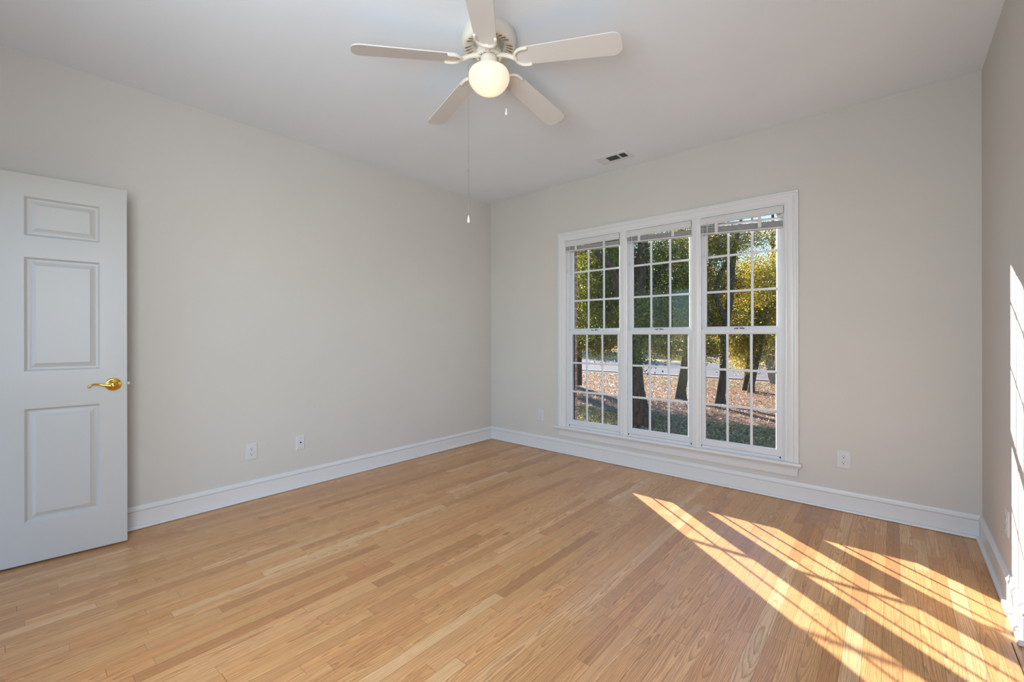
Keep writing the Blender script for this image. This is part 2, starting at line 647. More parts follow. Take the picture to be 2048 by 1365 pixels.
add_box(bm, (W + 0.8, OY0 - 0.35, 0), (W + 0.9, OY1 + 0.35, H))
tag(finish('wall_alcove', bm, MAT['wall']), 'greige walls inside the closet alcove', 'wall', kind='structure')

# baseboards: flat board, stepped cap and shoe moulding
BASE = [(0.0, 0.0018), (0.0285, 0.0018), (0.030, 0.004), (0.030, 0.006), (0.0285, 0.012), (0.025, 0.017), (0.020, 0.0195), (0.0150, 0.0205), (0.0145, 0.022),
        (0.0145, 0.1065), (0.0100, 0.1080), (0.0100, 0.1110), (0.0175, 0.1128), (0.0180, 0.117), (0.0165, 0.122), (0.0125, 0.1265), (0.0105, 0.131), (0.0095, 0.136), (0.006, 0.140), (0.0, 0.141)]


def add_run(bm, prof, p0, p1, nrm, m0=0.0, m1=0.0):
    """sweep (offset along nrm, height) between p0 and p1; m = mitre, end moves m*offset along the run"""
    p0, p1, nrm = Vector(p0), Vector(p1), Vector(nrm)
    d = (p1 - p0).normalized()
    A = [bm.verts.new(p0 + nrm * v + Vector((0, 0, h)) - d * (m0 * v)) for v, h in prof]
    B = [bm.verts.new(p1 + nrm * v + Vector((0, 0, h)) + d * (m1 * v)) for v, h in prof]
    n = len(prof)
    for i in range(n):
        j = (i + 1) % n
        bm.faces.new((A[i], A[j], B[j], B[i]))
    bm.faces.new(list(reversed(A)))
    bm.faces.new(B)


bm = bmesh.new()
add_run(bm, BASE, (0, YR + 0.0, 0), (0, 0, 0), (1, 0, 0), 0, -1)
tag(finish('baseboard_left', bm, MAT['trim'], smooth=30), 'white moulded baseboard along the left wall', 'baseboard', kind='structure')
bm = bmesh.new()
add_run(bm, BASE, (0, 0, 0), (W, 0, 0), (0, -1, 0), -1, -1)
tag(finish('baseboard_back', bm, MAT['trim'], smooth=30), 'white moulded baseboard under the triple window', 'baseboard', kind='structure')
bm = bmesh.new()
add_run(bm, BASE, (W, 0, 0), (W, OY1, 0), (-1, 0, 0), -1, 1)
add_run(bm, BASE, (W, OY1, 0), (W + T, OY1, 0), (0, -1, 0), 1, 0)
tag(finish('baseboard_right', bm, MAT['trim'], smooth=30), 'sunlit white baseboard at the right edge wrapping the opening', 'baseboard', kind='structure')
bm = bmesh.new()
add_run(bm, BASE, (W, YR, 0), (W, OY0, 0), (-1, 0, 0), 0, 0)
add_run(bm, BASE, (DX1 + 0.08, YR, 0), (W, YR, 0), (0, 1, 0), 0, -1)
tag(finish('baseboard_front', bm, MAT['trim'], smooth=30), 'white baseboard behind the photographer', 'baseboard', kind='structure')
bm = bmesh.new()
add_box(bm, (W - 0.047, OY0, 0.0), (W - 0.044, OY1 - 0.02, 0.0012))
tag(finish('trim_3', bm, MAT['caulk']), 'dark narrow gap in the floor at the alcove opening', 'floor gap', kind='structure')

# ---------------------------------------------------------------- window unit: casing, stool, apron
CAS = [(0.0, 0.0), (0.0, 0.011), (0.004, 0.013), (0.010, 0.0135), (0.014, 0.0115), (0.018, 0.0115), (0.022, 0.014), (0.052, 0.017),
       (0.056, 0.0165), (0.058, 0.0200), (0.064, 0.0225), (0.074, 0.0225), (0.078, 0.0205), (0.081, 0.0215), (0.087, 0.0215), (0.090, 0.019), (0.090, 0.0)]


def add_casing(bm, prof, x0, x1, z0, z1, y=0.0, sgn=-1):
    n = len(prof)
    rings = []
    for k in range(4):
        ring = []
        for u, v in prof:
            q = ((x0 - u, z0), (x0 - u, z1 + u), (x1 + u, z1 + u), (x1 + u, z0))[k]
            ring.append(bm.verts.new((q[0], y + sgn * v, q[1])))
        rings.append(ring)
    for a, b in zip(rings, rings[1:]):
        for i in range(n):
            j = (i + 1) % n
            bm.faces.new((a[i], a[j], b[j], b[i]))
    bm.faces.new(rings[0])
    bm.faces.new(list(reversed(rings[-1])))


win_trim = empty('trim_1', (2.005, 0, 0.28))
tag(win_trim, 'white moulded casing, stool and apron around the triple window', 'window trim', kind='structure')


def sub(bm, name, mat, parent, **kw):
    o = finish(name, bm, mat, parent, **kw)
    o.matrix_parent_inverse = Matrix.Translation(parent.location).inverted() if parent.parent is None else Matrix()
    return o


bm = bmesh.new()
add_casing(bm, CAS, WX0, WX1, 0.278, WZ1)
sub(bm, 'casing', MAT['trim'], win_trim, smooth=30)
# stool with rounded nose
STOOL = [(0.0, 0.253), (-0.040, 0.253), (-0.046, 0.256), (-0.049, 0.2615), (-0.0495, 0.266), (-0.048, 0.272), (-0.043, 0.277), (-0.038, 0.278), (0.10, 0.278), (0.10, 0.253)]
bm = bmesh.new()
A = [bm.verts.new((0.925, v, h)) for v, h in STOOL]
B = [bm.verts.new((3.070, v, h)) for v, h in STOOL]
# only the part in front of the wall is as wide as the horns
for v in A + B:
    if v.co.y > 0.001:
        v.co.y = 0.0
for i in range(len(STOOL)):
    j = (i + 1) % len(STOOL)
    bm.faces.new((A[i], A[j], B[j], B[i]))
bm.faces.new(list(reversed(A)))
bm.faces.new(B)
add_box(bm, (WX0, -0.001, 0.2535), (WX1, 0.19, 0.278))
sub(bm, 'stool', MAT['trim'], win_trim, smooth=30)
AP = [(0.0, 0.176), (-0.013, 0.176), (-0.015, 0.180), (-0.0155, 0.190), (-0.017, 0.215), (-0.019, 0.226), (-0.024, 0.240), (-0.031, 0.248), (-0.033, 0.253), (0.0, 0.253)]
bm = bmesh.new()
A, B = [], []
for v, h in AP:
    k = -v * 0.9
    A.append(bm.verts.new((0.968 - (k - 0.015), v, h)))
    B.append(bm.verts.new((3.045 + (k - 0.015), v, h)))
for i in range(len(AP)):
    j = (i + 1) % len(AP)
    bm.faces.new((A[i], A[j], B[j], B[i]))
bm.faces.new(list(reversed(A)))
bm.faces.new(B)
sub(bm, 'apron', MAT['trim'], win_trim, smooth=30)
MC = [1.6865, 2.3375]
for mx in MC:
    bm = bmesh.new()
    prof = [(-0.036, 0.0), (-0.036, 0.009), (-0.031, 0.0115), (-0.024, 0.0115), (-0.020, 0.009), (-0.014, 0.0115), (0.014, 0.0115), (0.020, 0.009), (0.024, 0.0115), (0.031, 0.0115), (0.036, 0.009), (0.036, 0.0)]
    A = [bm.verts.new((mx + u, -v, 0.278)) for u, v in prof]
    B = [bm.verts.new((mx + u, -v, WZ1 + 0.004)) for u, v in prof]
    for i in range(len(prof)):
        j = (i + 1) % len(prof)
        bm.faces.new((A[i], A[j], B[j], B[i]))
    bm.faces.new(list(reversed(A)))
    bm.faces.new(B)
    add_box(bm, (mx - 0.034, 0.0, 0.278), (mx + 0.034, 0.115, WZ1))
    sub(bm, 'mullion', MAT['trim'], win_trim, smooth=30)

# ---------------------------------------------------------------- three double-hung windows
CX = [1.366, 2.011, 2.653]
YL, YU = 0.020, 0.054          # glass planes of the lower and of the upper sash
OPEN = [(WX0, MC[0] - 0.034), (MC[0] + 0.034, MC[1] - 0.034), (MC[1] + 0.034, WX1)]


def make_sash(root, cx, xo0, xo1, yg, zb, zt, gz0, gz1, hw, name='sash', dep=0.015):
    """one sash frame; glass opening cx +- hw by gz0..gz1"""
    bm = bmesh.new()
    y0, y1 = yg - dep, yg + dep
    add_box(bm, (xo0, y0, zb), (cx - hw, y1, zt))
    add_box(bm, (cx + hw, y0, zb), (xo1, y1, zt))
    add_box(bm, (cx - hw, y0, zb), (cx + hw, y1, gz0))
    add_box(bm, (cx - hw, y0, gz1), (cx + hw, y1, zt))
    # glazing bead: sloped strip around the glass
    b = 0.007
    for s in (0, 1):
        ya, yb = (y0, yg - 0.004) if s == 0 else (y1, yg + 0.004)
        o = [bm.verts.new(q) for q in ((cx - hw, ya, gz0), (cx + hw, ya, gz0), (cx + hw, ya, gz1), (cx - hw, ya, gz1))]
        i = [bm.verts.new(q) for q in ((cx - hw + b, yb, gz0 + b), (cx + hw - b, yb, gz0 + b), (cx + hw - b, yb, gz1 - b), (cx - hw + b, yb, gz1 - b))]
        for k in range(4):
            bm.faces.new((o[k], o[(k + 1) % 4], i[(k + 1) % 4], i[k]))
    sash = sub(bm, name, MAT['vinyl'], root, smooth=30)
    bm = bmesh.new()
    add_box(bm, (cx - hw + 0.002, yg - 0.0015, gz0 + 0.002), (cx + hw - 0.002, yg + 0.0015, gz1 - 0.002))
    finish('pane', bm, MAT['glass'], sash)
    # grille: two bars each way, each with a raised ridge
    bm = bmesh.new()
    w = 0.0090
    for k in (1, 2):
        x = cx - hw + 2 * hw * k / 3
        add_ridge(bm, (x, yg, gz0), (x, yg, gz1), w, 'v')
        z = gz0 + (gz1 - gz0) * k / 3
        add_ridge(bm, (cx - hw, yg, z), (cx + hw, yg, z), w, 'h', 0.93)
    finish('grille', bm, MAT['vinyl'], sash, smooth=30)
    return sash


def add_ridge(bm, a, b, w, d, f=1.0):
    pr = [(-w, -0.0020), (-w * 0.6, -0.0045), (w * 0.6, -0.0045), (w, -0.0020), (w, 0.0020), (w * 0.5, 0.0030), (-w * 0.5, 0.0030), (-w, 0.0020)]
    pr = [(u, v * f) for u, v in pr]
    A = [bm.verts.new((a[0] + (u if d == 'v' else 0), a[1] + v, a[2] + (u if d == 'h' else 0))) for u, v in pr]
    B = [bm.verts.new((b[0] + (u if d == 'v' else 0), b[1] + v, b[2] + (u if d == 'h' else 0))) for u, v in pr]
    n = len(pr)
    for i in range(n):
        j = (i + 1) % n
        bm.faces.new((A[i], A[j], B[j], B[i]))
    bm.faces.new(list(reversed(A)))
    bm.faces.new(B)


WL = ['left window of the triple unit, brick showing beside its glass', 'middle window of the triple unit between the two mullions',
      'right window of the triple unit, blue sky in its top panes']
for i in range(3):
    cx = CX[i]
    o0, o1 = OPEN[i]
    root = empty('window_%d' % (i + 1), (cx, 0, 0.286))
    tag(root, WL[i], 'window', kind='structure')
    # vinyl frame: sill, head and side tracks
    bm = bmesh.new()
    hw = 0.256
    s0, s1 = cx - 0.284, cx + 0.284
    for a, b in ((o0, s0), (s1, o1)):
        if b - a > 0.002:
            add_box(bm, (a, 0.004, 0.286), (b, 0.11, WZ1))
    # grooves: thin ribs on the visible jamb
    for k, yy in enumerate((0.036, 0.070)):
        add_box(bm, (s0 - 0.004, yy, 0.30), (s0 + 0.010, yy + 0.003, WZ1))
        add_box(bm, (s1 - 0.010, yy, 0.30), (s1 + 0.004, yy + 0.003, WZ1))
    add_box(bm, (o0, 0.002, 0.278), (o1, 0.11, 0.300))
    add_box(bm, (o0, 0.06, 0.300), (o1, 0.12, 0.312))
    add_box(bm, (o0, 0.075, 2.12), (o1, 0.11, WZ1))
    add_box(bm, (o0, 0.0, WZ1 - 0.004), (o1, 0.11, WZ1 + 0.006))
    for a, b in ((s0 - 0.003, s0 + 0.0), (s1, s1 + 0.003)):
        add_box(bm, (a, 0.072, 0.286), (b, 0.11, WZ1))
    fr = sub(bm, 'window_frame', MAT['vinyl'], root)
    up = make_sash(root, cx, s0 + 0.004, s1 - 0.004, YU, 1.222, 2.135, 1.262, 2.125, hw, dep=0.014)
    lo = make_sash(root, cx, s0, s1, YL, 0.302, 1.246, 0.347, 1.213, hw, dep=0.015)
    # raised lift rail in the bottom rail and the lip along the meeting rail
    bm = bmesh.new()
    add_box(bm, (cx - 0.046, YL - 0.019, 0.3135), (cx + 0.046, YL - 0.0145, 0.3175))
    add_box(bm, (cx - 0.040, YL - 0.0175, 0.3175), (cx + 0.040, YL - 0.0145, 0.330))
    finish('sash_lift', bm, MAT['vinyl'], lo, bevel=0.001)
    bm = bmesh.new()
    add_lathe(bm, [(0.0, 1.257), (0.016, 1.257), (0.017, 1.246), (0.0, 1.246)], (cx + 0.0, YL, 0), 20)
    add_tube(bm, [(cx - 0.034, YL - 0.004, 1.251), (cx - 0.01, YL - 0.010, 1.254), (cx + 0.02, YL - 0.006, 1.256), (cx + 0.036, YL + 0.004, 1.252)], [0.004, 0.006, 0.006, 0.004], 8)
    part_label(finish('sash_lock', bm, MAT['steel'], lo, smooth=40), 'grey metal sash lock')
    bm = bmesh.new()
    for xx in (s0 + 0.004, s1 - 0.004):
        add_box(bm, (xx - 0.004, YL - 0.0185, 0.288), (xx + 0.004, YL - 0.012, 0.302))
    p_ = sub(bm, 'weep_slot', MAT['black'], root)

# ---------------------------------------------------------------- raised blinds
BL = [('raised white slatted blind at the head of the left window', 2.040, 0.003, 0.012),
      ('raised white slatted blind at the head of the middle window', 2.033, 0.003, 0.024),
      ('raised white blind hanging lowest, gap of daylight between its slats, right window', 2.002, 0.030, 0.034)]
for i in range(3):
    a, b = OPEN[i]
    a += 0.004
    b -= 0.006
    lab, zb, gap, sag = BL[i]

    def tilt(vs, a=a, b=b, sag=sag):
        for v in vs:
            v.co.z -= sag * ((v.co.x - a) / (b - a) - 0.5)
    root = empty('window_blind', ((a + b) / 2, -0.004, WZ1))
    tag(root, lab, 'window blind', 'raised blinds at the window heads')
    bm = bmesh.new()
    add_box(bm, (a, -0.014, WZ1 - 0.045), (b, 0.034, WZ1 - 0.006))
    sub(bm, 'headrail', MAT['blind'], root, bevel=0.002)
    bm = bmesh.new()
    VAL = [(0.0, WZ1 - 0.062), (-0.004, WZ1 - 0.060), (-0.006, WZ1 - 0.053), (-0.003, WZ1 - 0.048), (-0.003, WZ1 - 0.020), (-0.007, WZ1 - 0.014), (-0.007, WZ1 - 0.006), (0.0, WZ1 - 0.004)]
    A = [bm.verts.new((a - 0.002, -0.017 + v, h)) for v, h in VAL]
    B = [bm.verts.new((b + 0.002, -0.017 + v, h)) for v, h in VAL]
    for k in range(len(VAL)):
        j = (k + 1) % len(VAL)
        bm.faces.new((A[k], A[j], B[j], B[k]))
    bm.faces.new(list(reversed(A)))
    bm.faces.new(B)
    sub(bm, 'valance', MAT['blind'], root, smooth=30)
    # slats stacked on the bottom rail; the lowest of the hanging ones leave a gap
    ztop, zst = WZ1 - 0.064, WZ1 - 0.064 - gap
    rail_t = 0.012
    n = 8
    pitch = (zst - (zb + rail_t)) / n
    bm = bmesh.new()
    for k in range(n):
        z = zb + rail_t + pitch * (k + 0.5)
        dy = random.Random(k + 10 * i).uniform(-0.0015, 0.0015)
        lean = 0.0 if k < n - 1 else 0.0
        vs = add_box(bm, (a + 0.002, -0.012 + dy, z - 0.0008), (b - 0.002, 0.030 + dy, z + 0.0008))
    if gap > 0.01:
        for k in range(2):
            z = zst + gap * (0.35 + 0.45 * k)
            vs = add_box(bm, (a + 0.002, -0.016, z - 0.001), (b - 0.002, 0.030, z + 0.001))
            for v in vs:
                v.co.z += (v.co.y - 0.007) * 0.10 * (1 if k else -1) + (0.006 if k == 0 and v.co.x > cx else 0)
    tilt(bm.verts)
    slats = sub(bm, 'slats', MAT['blind'], root)
    bm = bmesh.new()
    add_box(bm, (a + 0.001, -0.019, zb), (b - 0.001, 0.031, zb + rail_t - 0.002))
    tilt(bm.verts)
    sub(bm, 'bottom_rail', MAT['blind'], root, bevel=0.003)
    for fx in (0.21, 0.74):
        x = a + (b - a) * fx
        bm = bmesh.new()
        add_box(bm, (x - 0.012, -0.0205, zb + 0.006), (x + 0.012, -0.0192, WZ1 - 0.060))
        sub(bm, 'ladder_tape', MAT['blind'], root)
    bm = bmesh.new()
    x = a + (b - a) * 0.095
    add_tube(bm, [(x, -0.0265, WZ1 - 0.050), (x + 0.001, -0.028, WZ1 - 0.15), (x + 0.003, -0.024, WZ1 - 0.36)], 0.0032, 8)
    add_tube(bm, [(x, -0.020, WZ1 - 0.048), (x, -0.0265, WZ1 - 0.050), (x, -0.0265, WZ1 - 0.060)], 0.0018, 6)
    sub(bm, 'tilt_wand', MAT['blind'], root, smooth=60)
    bm = bmesh.new()
    x = a + 0.020
    add_tube(bm, [(x, -0.022, WZ1 - 0.05), (x + 0.001, -0.022, WZ1 - 0.30)], 0.0013, 6)
    add_lathe(bm, [(0.0, 0.0), (0.0045, 0.0), (0.006, -0.03), (0.0, -0.034)], (x + 0.001, -0.022, WZ1 - 0.29), 10)
    sub(bm, 'lift_cord', MAT['blind'], root, smooth=60)

# ---------------------------------------------------------------- six-panel door
Lp = Vector((0.199, -3.275, 0))
Hp = Vector((0.100, -4.170, 0))
DWd = (Hp - Lp).length
e = (Hp - Lp).normalized()
nrm = Vector((-e.y, e.x, 0))
if nrm.x < 0:
    nrm = -nrm
door = empty('door_1', Hp + Vector((0, 0, 0.012)))
tag(door, 'open white panelled door with brass lever at the left edge', 'door', kind='structure')


def DP(u, d, z):
    """u from the latch edge, d out of the visible face, z height"""
    return Lp + e * u + nrm * d + Vector((0, 0, z))


us = [0.0, 0.110, 0.407, 0.507, 0.804, DWd]
zs = [0.012, 0.222, 0.822, 1.010, 1.616, 1.720, 1.932, 2.044]
TH = 0.035
bm = bmesh.new()
NEST = [(0.0, 0.0), (0.004, -0.0006), (0.010, -0.0070), (0.014, -0.0115), (0.020, -0.0125), (0.024, -0.0115), (0.034, -0.0070), (0.0445, -0.0028), (0.0455, -0.0010), (0.050, -0.0010)]
for face in (0, 1):
    def dd(v):
        return v if face == 0 else -TH - v
    grid = [[bm.verts.new(DP(u, dd(0), z)) for u in us] for z in zs]
    for zi in range(len(zs) - 1):
        for ui in range(len(us) - 1):
            c4 = (grid[zi][ui], grid[zi][ui + 1], grid[zi + 1][ui + 1], grid[zi + 1][ui])
            if ui in (1, 3) and zi in (1, 3, 5):
                prev = list(c4)
                u0, u1, z0, z1 = us[ui], us[ui + 1], zs[zi], zs[zi + 1]
                for ins, dep in NEST[1:]:
                    cur = [bm.verts.new(DP(*q)) for q in ((u0 + ins, dd(dep), z0 + ins), (u1 - ins, dd(dep), z0 + ins), (u1 - ins, dd(dep), z1 - ins), (u0 + ins, dd(dep), z1 - ins))]
                    for k in range(4):
                        bm.faces.new((prev[k], prev[(k + 1) % 4], cur[(k + 1) % 4], cur[k]))
                    prev = cur
                bm.faces.new(prev)
            else:
                bm.faces.new(c4)
    if face == 0:
        g0 = grid
    else:
        for zi in range(len(zs) - 1):
            bm.faces.new((g0[zi][0], g0[zi + 1][0], grid[zi + 1][0], grid[zi][0]))
            bm.faces.new((g0[zi][-1], g0[zi + 1][-1], grid[zi + 1][-1], grid[zi][-1]))
        for ui in range(len(us) - 1):
            bm.faces.new((g0[0][ui], g0[0][ui + 1], grid[0][ui + 1], grid[0][ui]))
            bm.faces.new((g0[-1][ui], g0[-1][ui + 1], grid[-1][ui + 1], grid[-1][ui]))
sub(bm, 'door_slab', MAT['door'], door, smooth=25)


def door_mesh(build, name, mat, parent, **kw):
    """mesh built in (u, d, z) of the door face, carried to the world"""
    bm = bmesh.new()
    build(bm)
    for v in bm.verts:
        v.co = DP(v.co.x, v.co.y, v.co.z)
    return sub(bm, name, mat, parent, **kw)


for side in (1, -1):
    off = 0.0 if side == 1 else -TH

    def rose(bm, off=off, side=side):
        add_lathe(bm, [(0.0, off), (0.0355, off), (0.0360, off + side * 0.003), (0.0335, off + side * 0.007), (0.030, off + side * 0.0085), (0.028, off + side * 0.0085), (0.025, off + side * 0.011),
                       (0.017, off + side * 0.014), (0.0155, off + side * 0.017), (0.0125, off + side * 0.019), (0.0120, off + side * 0.046), (0.0140, off + side * 0.048), (0.0140, off + side * 0.056), (0.0105, off + side * 0.060), (0.006, off + side * 0.061), (0.0055, off + side * 0.0595), (0.0, off + side * 0.0595)], (0.060, 0, 0.923), 40, 'Y', close=False)
    h = door_mesh(rose, 'door_handle', MAT['brass'], door, smooth=35)

    def lever(bm, off=off, side=side):
        d = off + side * 0.050
        add_tube(bm, [(0.060, d, 0.921), (0.078, d, 0.9205), (0.098, d, 0.924), (0.118, d - side * 0.002, 0.9295), (0.136, d - side * 0.005, 0.932), (0.150, d - side * 0.007, 0.929), (0.158, d - side * 0.007, 0.923)],
                 [0.0105, 0.0085, 0.0065, 0.0052, 0.0046, 0.0044, 0.0042], 12)
        for rr, cc in ((0.0068, (0.1605, d - side * 0.007, 0.9185)),):
            bmesh.ops.create_uvsphere(bm, u_segments=14, v_segments=10, radius=rr, matrix=Matrix.Translation(cc))
    lv = door_mesh(lever, 'lever', MAT['brass'], door, smooth=60)
    lv.parent = h
    lv.matrix_parent_inverse = Matrix()


def latch(bm):
    add_box(bm, (-0.0006, -0.030, 0.895), (0.0002, -0.005, 0.952))
    add_box(bm, (-0.0115, -0.024, 0.917), (0.0, -0.011, 0.932))


part_label(door_mesh(latch, 'latch_bolt', MAT['steel'], door, bevel=0.001), 'steel latch bolt on the door edge')
for hz in (0.25, 1.03, 1.82):
    def hinge(bm, hz=hz):
        add_tube(bm, [(DWd + 0.004, 0.004, hz - 0.045), (DWd + 0.004, 0.004, hz + 0.045)], 0.006, 12)
    door_mesh(hinge, 'hinge', MAT['brass'], door, smooth=60)
# door casing of the hall doorway on the rear wall
bm = bmesh.new()
add_casing(bm, CAS[::-1], DX0, DX1, 0, DZ, YR, 1)
add_box(bm, (DX0, YR - T, 0), (DX0 + 0.012, YR, DZ))
add_box(bm, (DX1 - 0.012, YR - T, 0), (DX1, YR, DZ))
add_box(bm, (DX0, YR - T, DZ - 0.012), (DX1, YR, DZ))
for v in bm.verts:
    v.co.x = max(v.co.x, 0.001)
tag(finish('trim_2', bm, MAT['trim'], smooth=30), 'white casing of the hall doorway behind the open door', 'door trim', kind='structure')
# invented rear window, out of view, made to let in the fill light
rw = empty('window_4', ((RX0 + RX1) / 2, YR, RZ0))
tag(rw, 'invented unseen window behind the camera, added for the fill light', 'window', kind='structure')
bm = bmesh.new()
wall_with_hole(bm, RX0, RX1, YR - 0.09, YR - 0.04, RZ1, RX0 + 0.05, RX1 - 0.05, RZ0 + 0.05, RZ1 - 0.05, 'x')
for v in bm.verts:
    if v.co.z < RZ0:
        v.co.z = RZ0
add_box(bm, ((RX0 + RX1) / 2 - 0.03, YR - 0.09, RZ0), ((RX0 + RX1) / 2 + 0.03, YR - 0.04, RZ1))
sub(bm, 'window_frame', MAT['vinyl'], rw)
bm = bmesh.new()
add_box(bm, (RX0 + 0.04, YR - 0.066, RZ0 + 0.04), (RX1 - 0.04, YR - 0.063, RZ1 - 0.04))
sub(bm, 'pane', MAT['glass'], rw)

# ---------------------------------------------------------------- wall plates (built facing -y at the origin)


def make_outlet(w=0.080, h=0.121):
    root = empty('wall_outlet')
    bm = bmesh.new()
    a, b = w / 2, h / 2
    prof = [(0.0, 0.0), (0.0, 0.0025), (0.006, 0.0060), (0.009, 0.0062)]
    prev = None
    for ins, d in prof:
        cur = [bm.verts.new((sx * (a - ins), -d, sz * (b - ins))) for sx, sz in ((-1, -1), (1, -1), (1, 1), (-1, 1))]
        if prev:
            for k in range(4):
                bm.faces.new((prev[k], prev[(k + 1) % 4], cur[(k + 1) % 4], cur[k]))
        prev = cur
    bm.faces.new(prev)
    finish('cover_plate', bm, MAT['plastic'], root, smooth=25)
    for s in (1, -1):
        bm = bmesh.new()
        cz = s * 0.0195
        ring, ring2 = [], []
        for k in range(32):
            t = 2 * PI * k / 32
            x, z = 0.0172 * math.cos(t), max(-0.0135, min(0.0135, 0.0172 * math.sin(t)))
            ring.append(bm.verts.new((x, -0.0060, cz + z)))
            ring2.append(bm.verts.new((x * 0.97, -0.0080, cz + z * 0.97)))
        for k in range(32):
            j = (k + 1) % 32
            bm.faces.new((ring[k], ring[j], ring2[j], ring2[k]))
        bm.faces.new(ring2)
        rc = finish('receptacle', bm, MAT['plastic'], root, smooth=40)
        bm = bmesh.new()
        add_box(bm, (-0.0076, -0.0084, cz + 0.0005), (-0.0052, -0.0079, cz + 0.0085))
        add_box(bm, (0.0052, -0.0084, cz + 0.0012), (0.0074, -0.0079, cz + 0.0078))
        add_lathe(bm, [(0.0, -0.0084), (0.0030, -0.0084), (0.0030, -0.0079)], (0, 0, cz - 0.0065), 16, 'Y')
        part_label(finish('slot', bm, MAT['black'], rc), 'black slots of the receptacle')
    bm = bmesh.new()
    add_lathe(bm, [(0.0, -0.0072), (0.0028, -0.0070), (0.0032, -0.0058)], (0, 0, 0), 16, 'Y')
    finish('screw', bm, MAT['plastic'], root, smooth=40)
    return root


o1_ = make_outlet()
places = [((0.0002, -2.553, 0.350), (0, 0, R_(90)), 'white duplex wall outlet on the left wall, the one nearer the open door'),
          ((0.728, -0.0002, 0.350), (0, 0, 0), 'white duplex wall outlet between the room corner and the triple window'),
          ((3.308, -0.0002, 0.348), (0, 0, 0), 'white duplex wall outlet right of the triple window'),
          ((W - 0.0002, -0.775, 0.345), (0, 0, R_(-90)), 'white duplex wall outlet beside the sunlight on the right wall')]
for k, (loc, rot, lab) in enumerate(places):
    o = o1_ if k == 0 else dup(o1_)
    o.location = loc
    o.rotation_euler = rot
    tag(o, lab, 'wall outlet', 'duplex wall outlets above the baseboard')
    if k in (1, 3):
        o.scale = (0.88, 1, 0.97)
cp = empty('cable_plate', (0.0002, -2.200, 0.352), (0, 0, R_(90)))
tag(cp, 'narrow white cable jack plate with one dark port on the left wall', 'wall plate')
bm = bmesh.new()
prev = None
for ins, d in [(0.0, 0.0), (0.0, 0.0025), (0.005, 0.0055), (0.008, 0.0057)]:
    cur = [bm.verts.new((sx * (0.035 - ins), -d, sz * (0.0575 - ins))) for sx, sz in ((-1, -1), (1, -1), (1, 1), (-1, 1))]
    if prev:
        for k in range(4):
            bm.faces.new((prev[k], prev[(k + 1) % 4], cur[(k + 1) % 4], cur[k]))
    prev = cur
bm.faces.new(prev)
finish('cover_plate', bm, MAT['plastic'], cp, smooth=25)
bm = bmesh.new()
add_lathe(bm, [(0.0055, -0.0055), (0.0055, -0.009), (0.0045, -0.0135), (0.002, -0.0135), (0.0018, -0.010), (0.0, -0.010)], (0, 0, 0.001), 20, 'Y', close=False)
part_label(finish('jack', bm, MAT['black'], cp, smooth=40), 'dark coaxial port')
for s in (1, -1):
    bm = bmesh.new()
    add_lathe(bm, [(0.0, -0.0066), (0.0027, -0.0064), (0.0032, -0.0054)], (0, 0, s * 0.042), 14, 'Y')
    finish('screw', bm, MAT['steel'], cp, smooth=40)

# ---------------------------------------------------------------- ceiling register
vt = empty('ceiling_vent', (1.735, -0.285, H))
tag(vt, 'white rectangular air register on the ceiling near the window wall', 'ceiling vent')
bm = bmesh.new()
vx0, vx1, vy0, vy1 = 1.588, 1.882, -0.374, -0.196
ix0, ix1, iy0, iy1 = 1.612, 1.858, -0.334, -0.236
zf = H - 0.007
# stamped frame ring
rings = []
for (a0, a1, b0, b1, z) in ((vx0, vx1, vy0, vy1, H - 0.0005), (vx0, vx1, vy0, vy1, H - 0.004), (vx0 + 0.006, vx1 - 0.006, vy0 + 0.006, vy1 - 0.006, zf), (ix0, ix1, iy0, iy1, zf), (ix0, ix1, iy0, iy1, H - 0.001)):
    rings.append([bm.verts.new(q) for q in ((a0, b0, z), (a1, b0, z), (a1, b1, z), (a0, b1, z))])
for a, b in zip(rings, rings[1:]):
    for k in range(4):
        bm.faces.new((a[k], a[(k + 1) % 4], b[(k + 1) % 4], b[k]))
for xx in (1.670, 1.786):
    add_box(bm, (xx, iy0, zf), (xx + 0.012, iy1, H - 0.002))
sub(bm, 'frame', MAT['register'], vt, smooth=30)
bm = bmesh.new()
add_box(bm, (ix0, iy0, H - 0.0015), (ix1, iy1, H - 0.0008))
sub(bm, 'duct', MAT['darkduct'], vt)


def slanted(bm, p, q, width, dirv, zc):
    """thin slat from p to q (xy), leaning along dirv"""
    p, q, dirv = Vector((*p, zc)), Vector((*q, zc)), Vector(dirv)
    o = dirv * width / 2
    v = [bm.verts.new(k) for k in (p - o, q - o, q + o, p + o)]
    t = Vector((0, 0, 0.0006))
    v2 = [bm.verts.new(k.co + t) for k in v]
    bm.faces.new(v); bm.faces.new(list(reversed(v2)))
    for k in range(4):
        bm.faces.new((v[k], v[(k + 1) % 4], v2[(k + 1) % 4], v2[k]))


for grp, (a, b, mat_, lab) in enumerate([(1.612, 1.670, 'register', None), (1.682, 1.786, 'louver', 'dark grey central louvers'), (1.798, 1.858, 'register', None)]):
    bm = bmesh.new()
    if grp == 1:
        n = 8
        for k in range(n):
            y = iy0 + (iy1 - iy0) * (k + 0.5) / n
            slanted(bm, (a, y), (b, y), 0.012, (0, 0.75, 0.5), H - 0.0045)
    else:
        n = 5
        s = 1 if grp == 0 else -1
        for k in range(n):
            x = a + (b - a) * (k + 0.5) / n
            slanted(bm, (x, iy0), (x, iy1), 0.0125 if grp == 0 else 0.007, (0.78, 0, 0.62) if grp == 0 else (-0.77, 0, 0.64), H - 0.0042)
    o = sub(bm, 'louver', MAT[mat_], vt)
    if lab:
        part_label(o, lab)

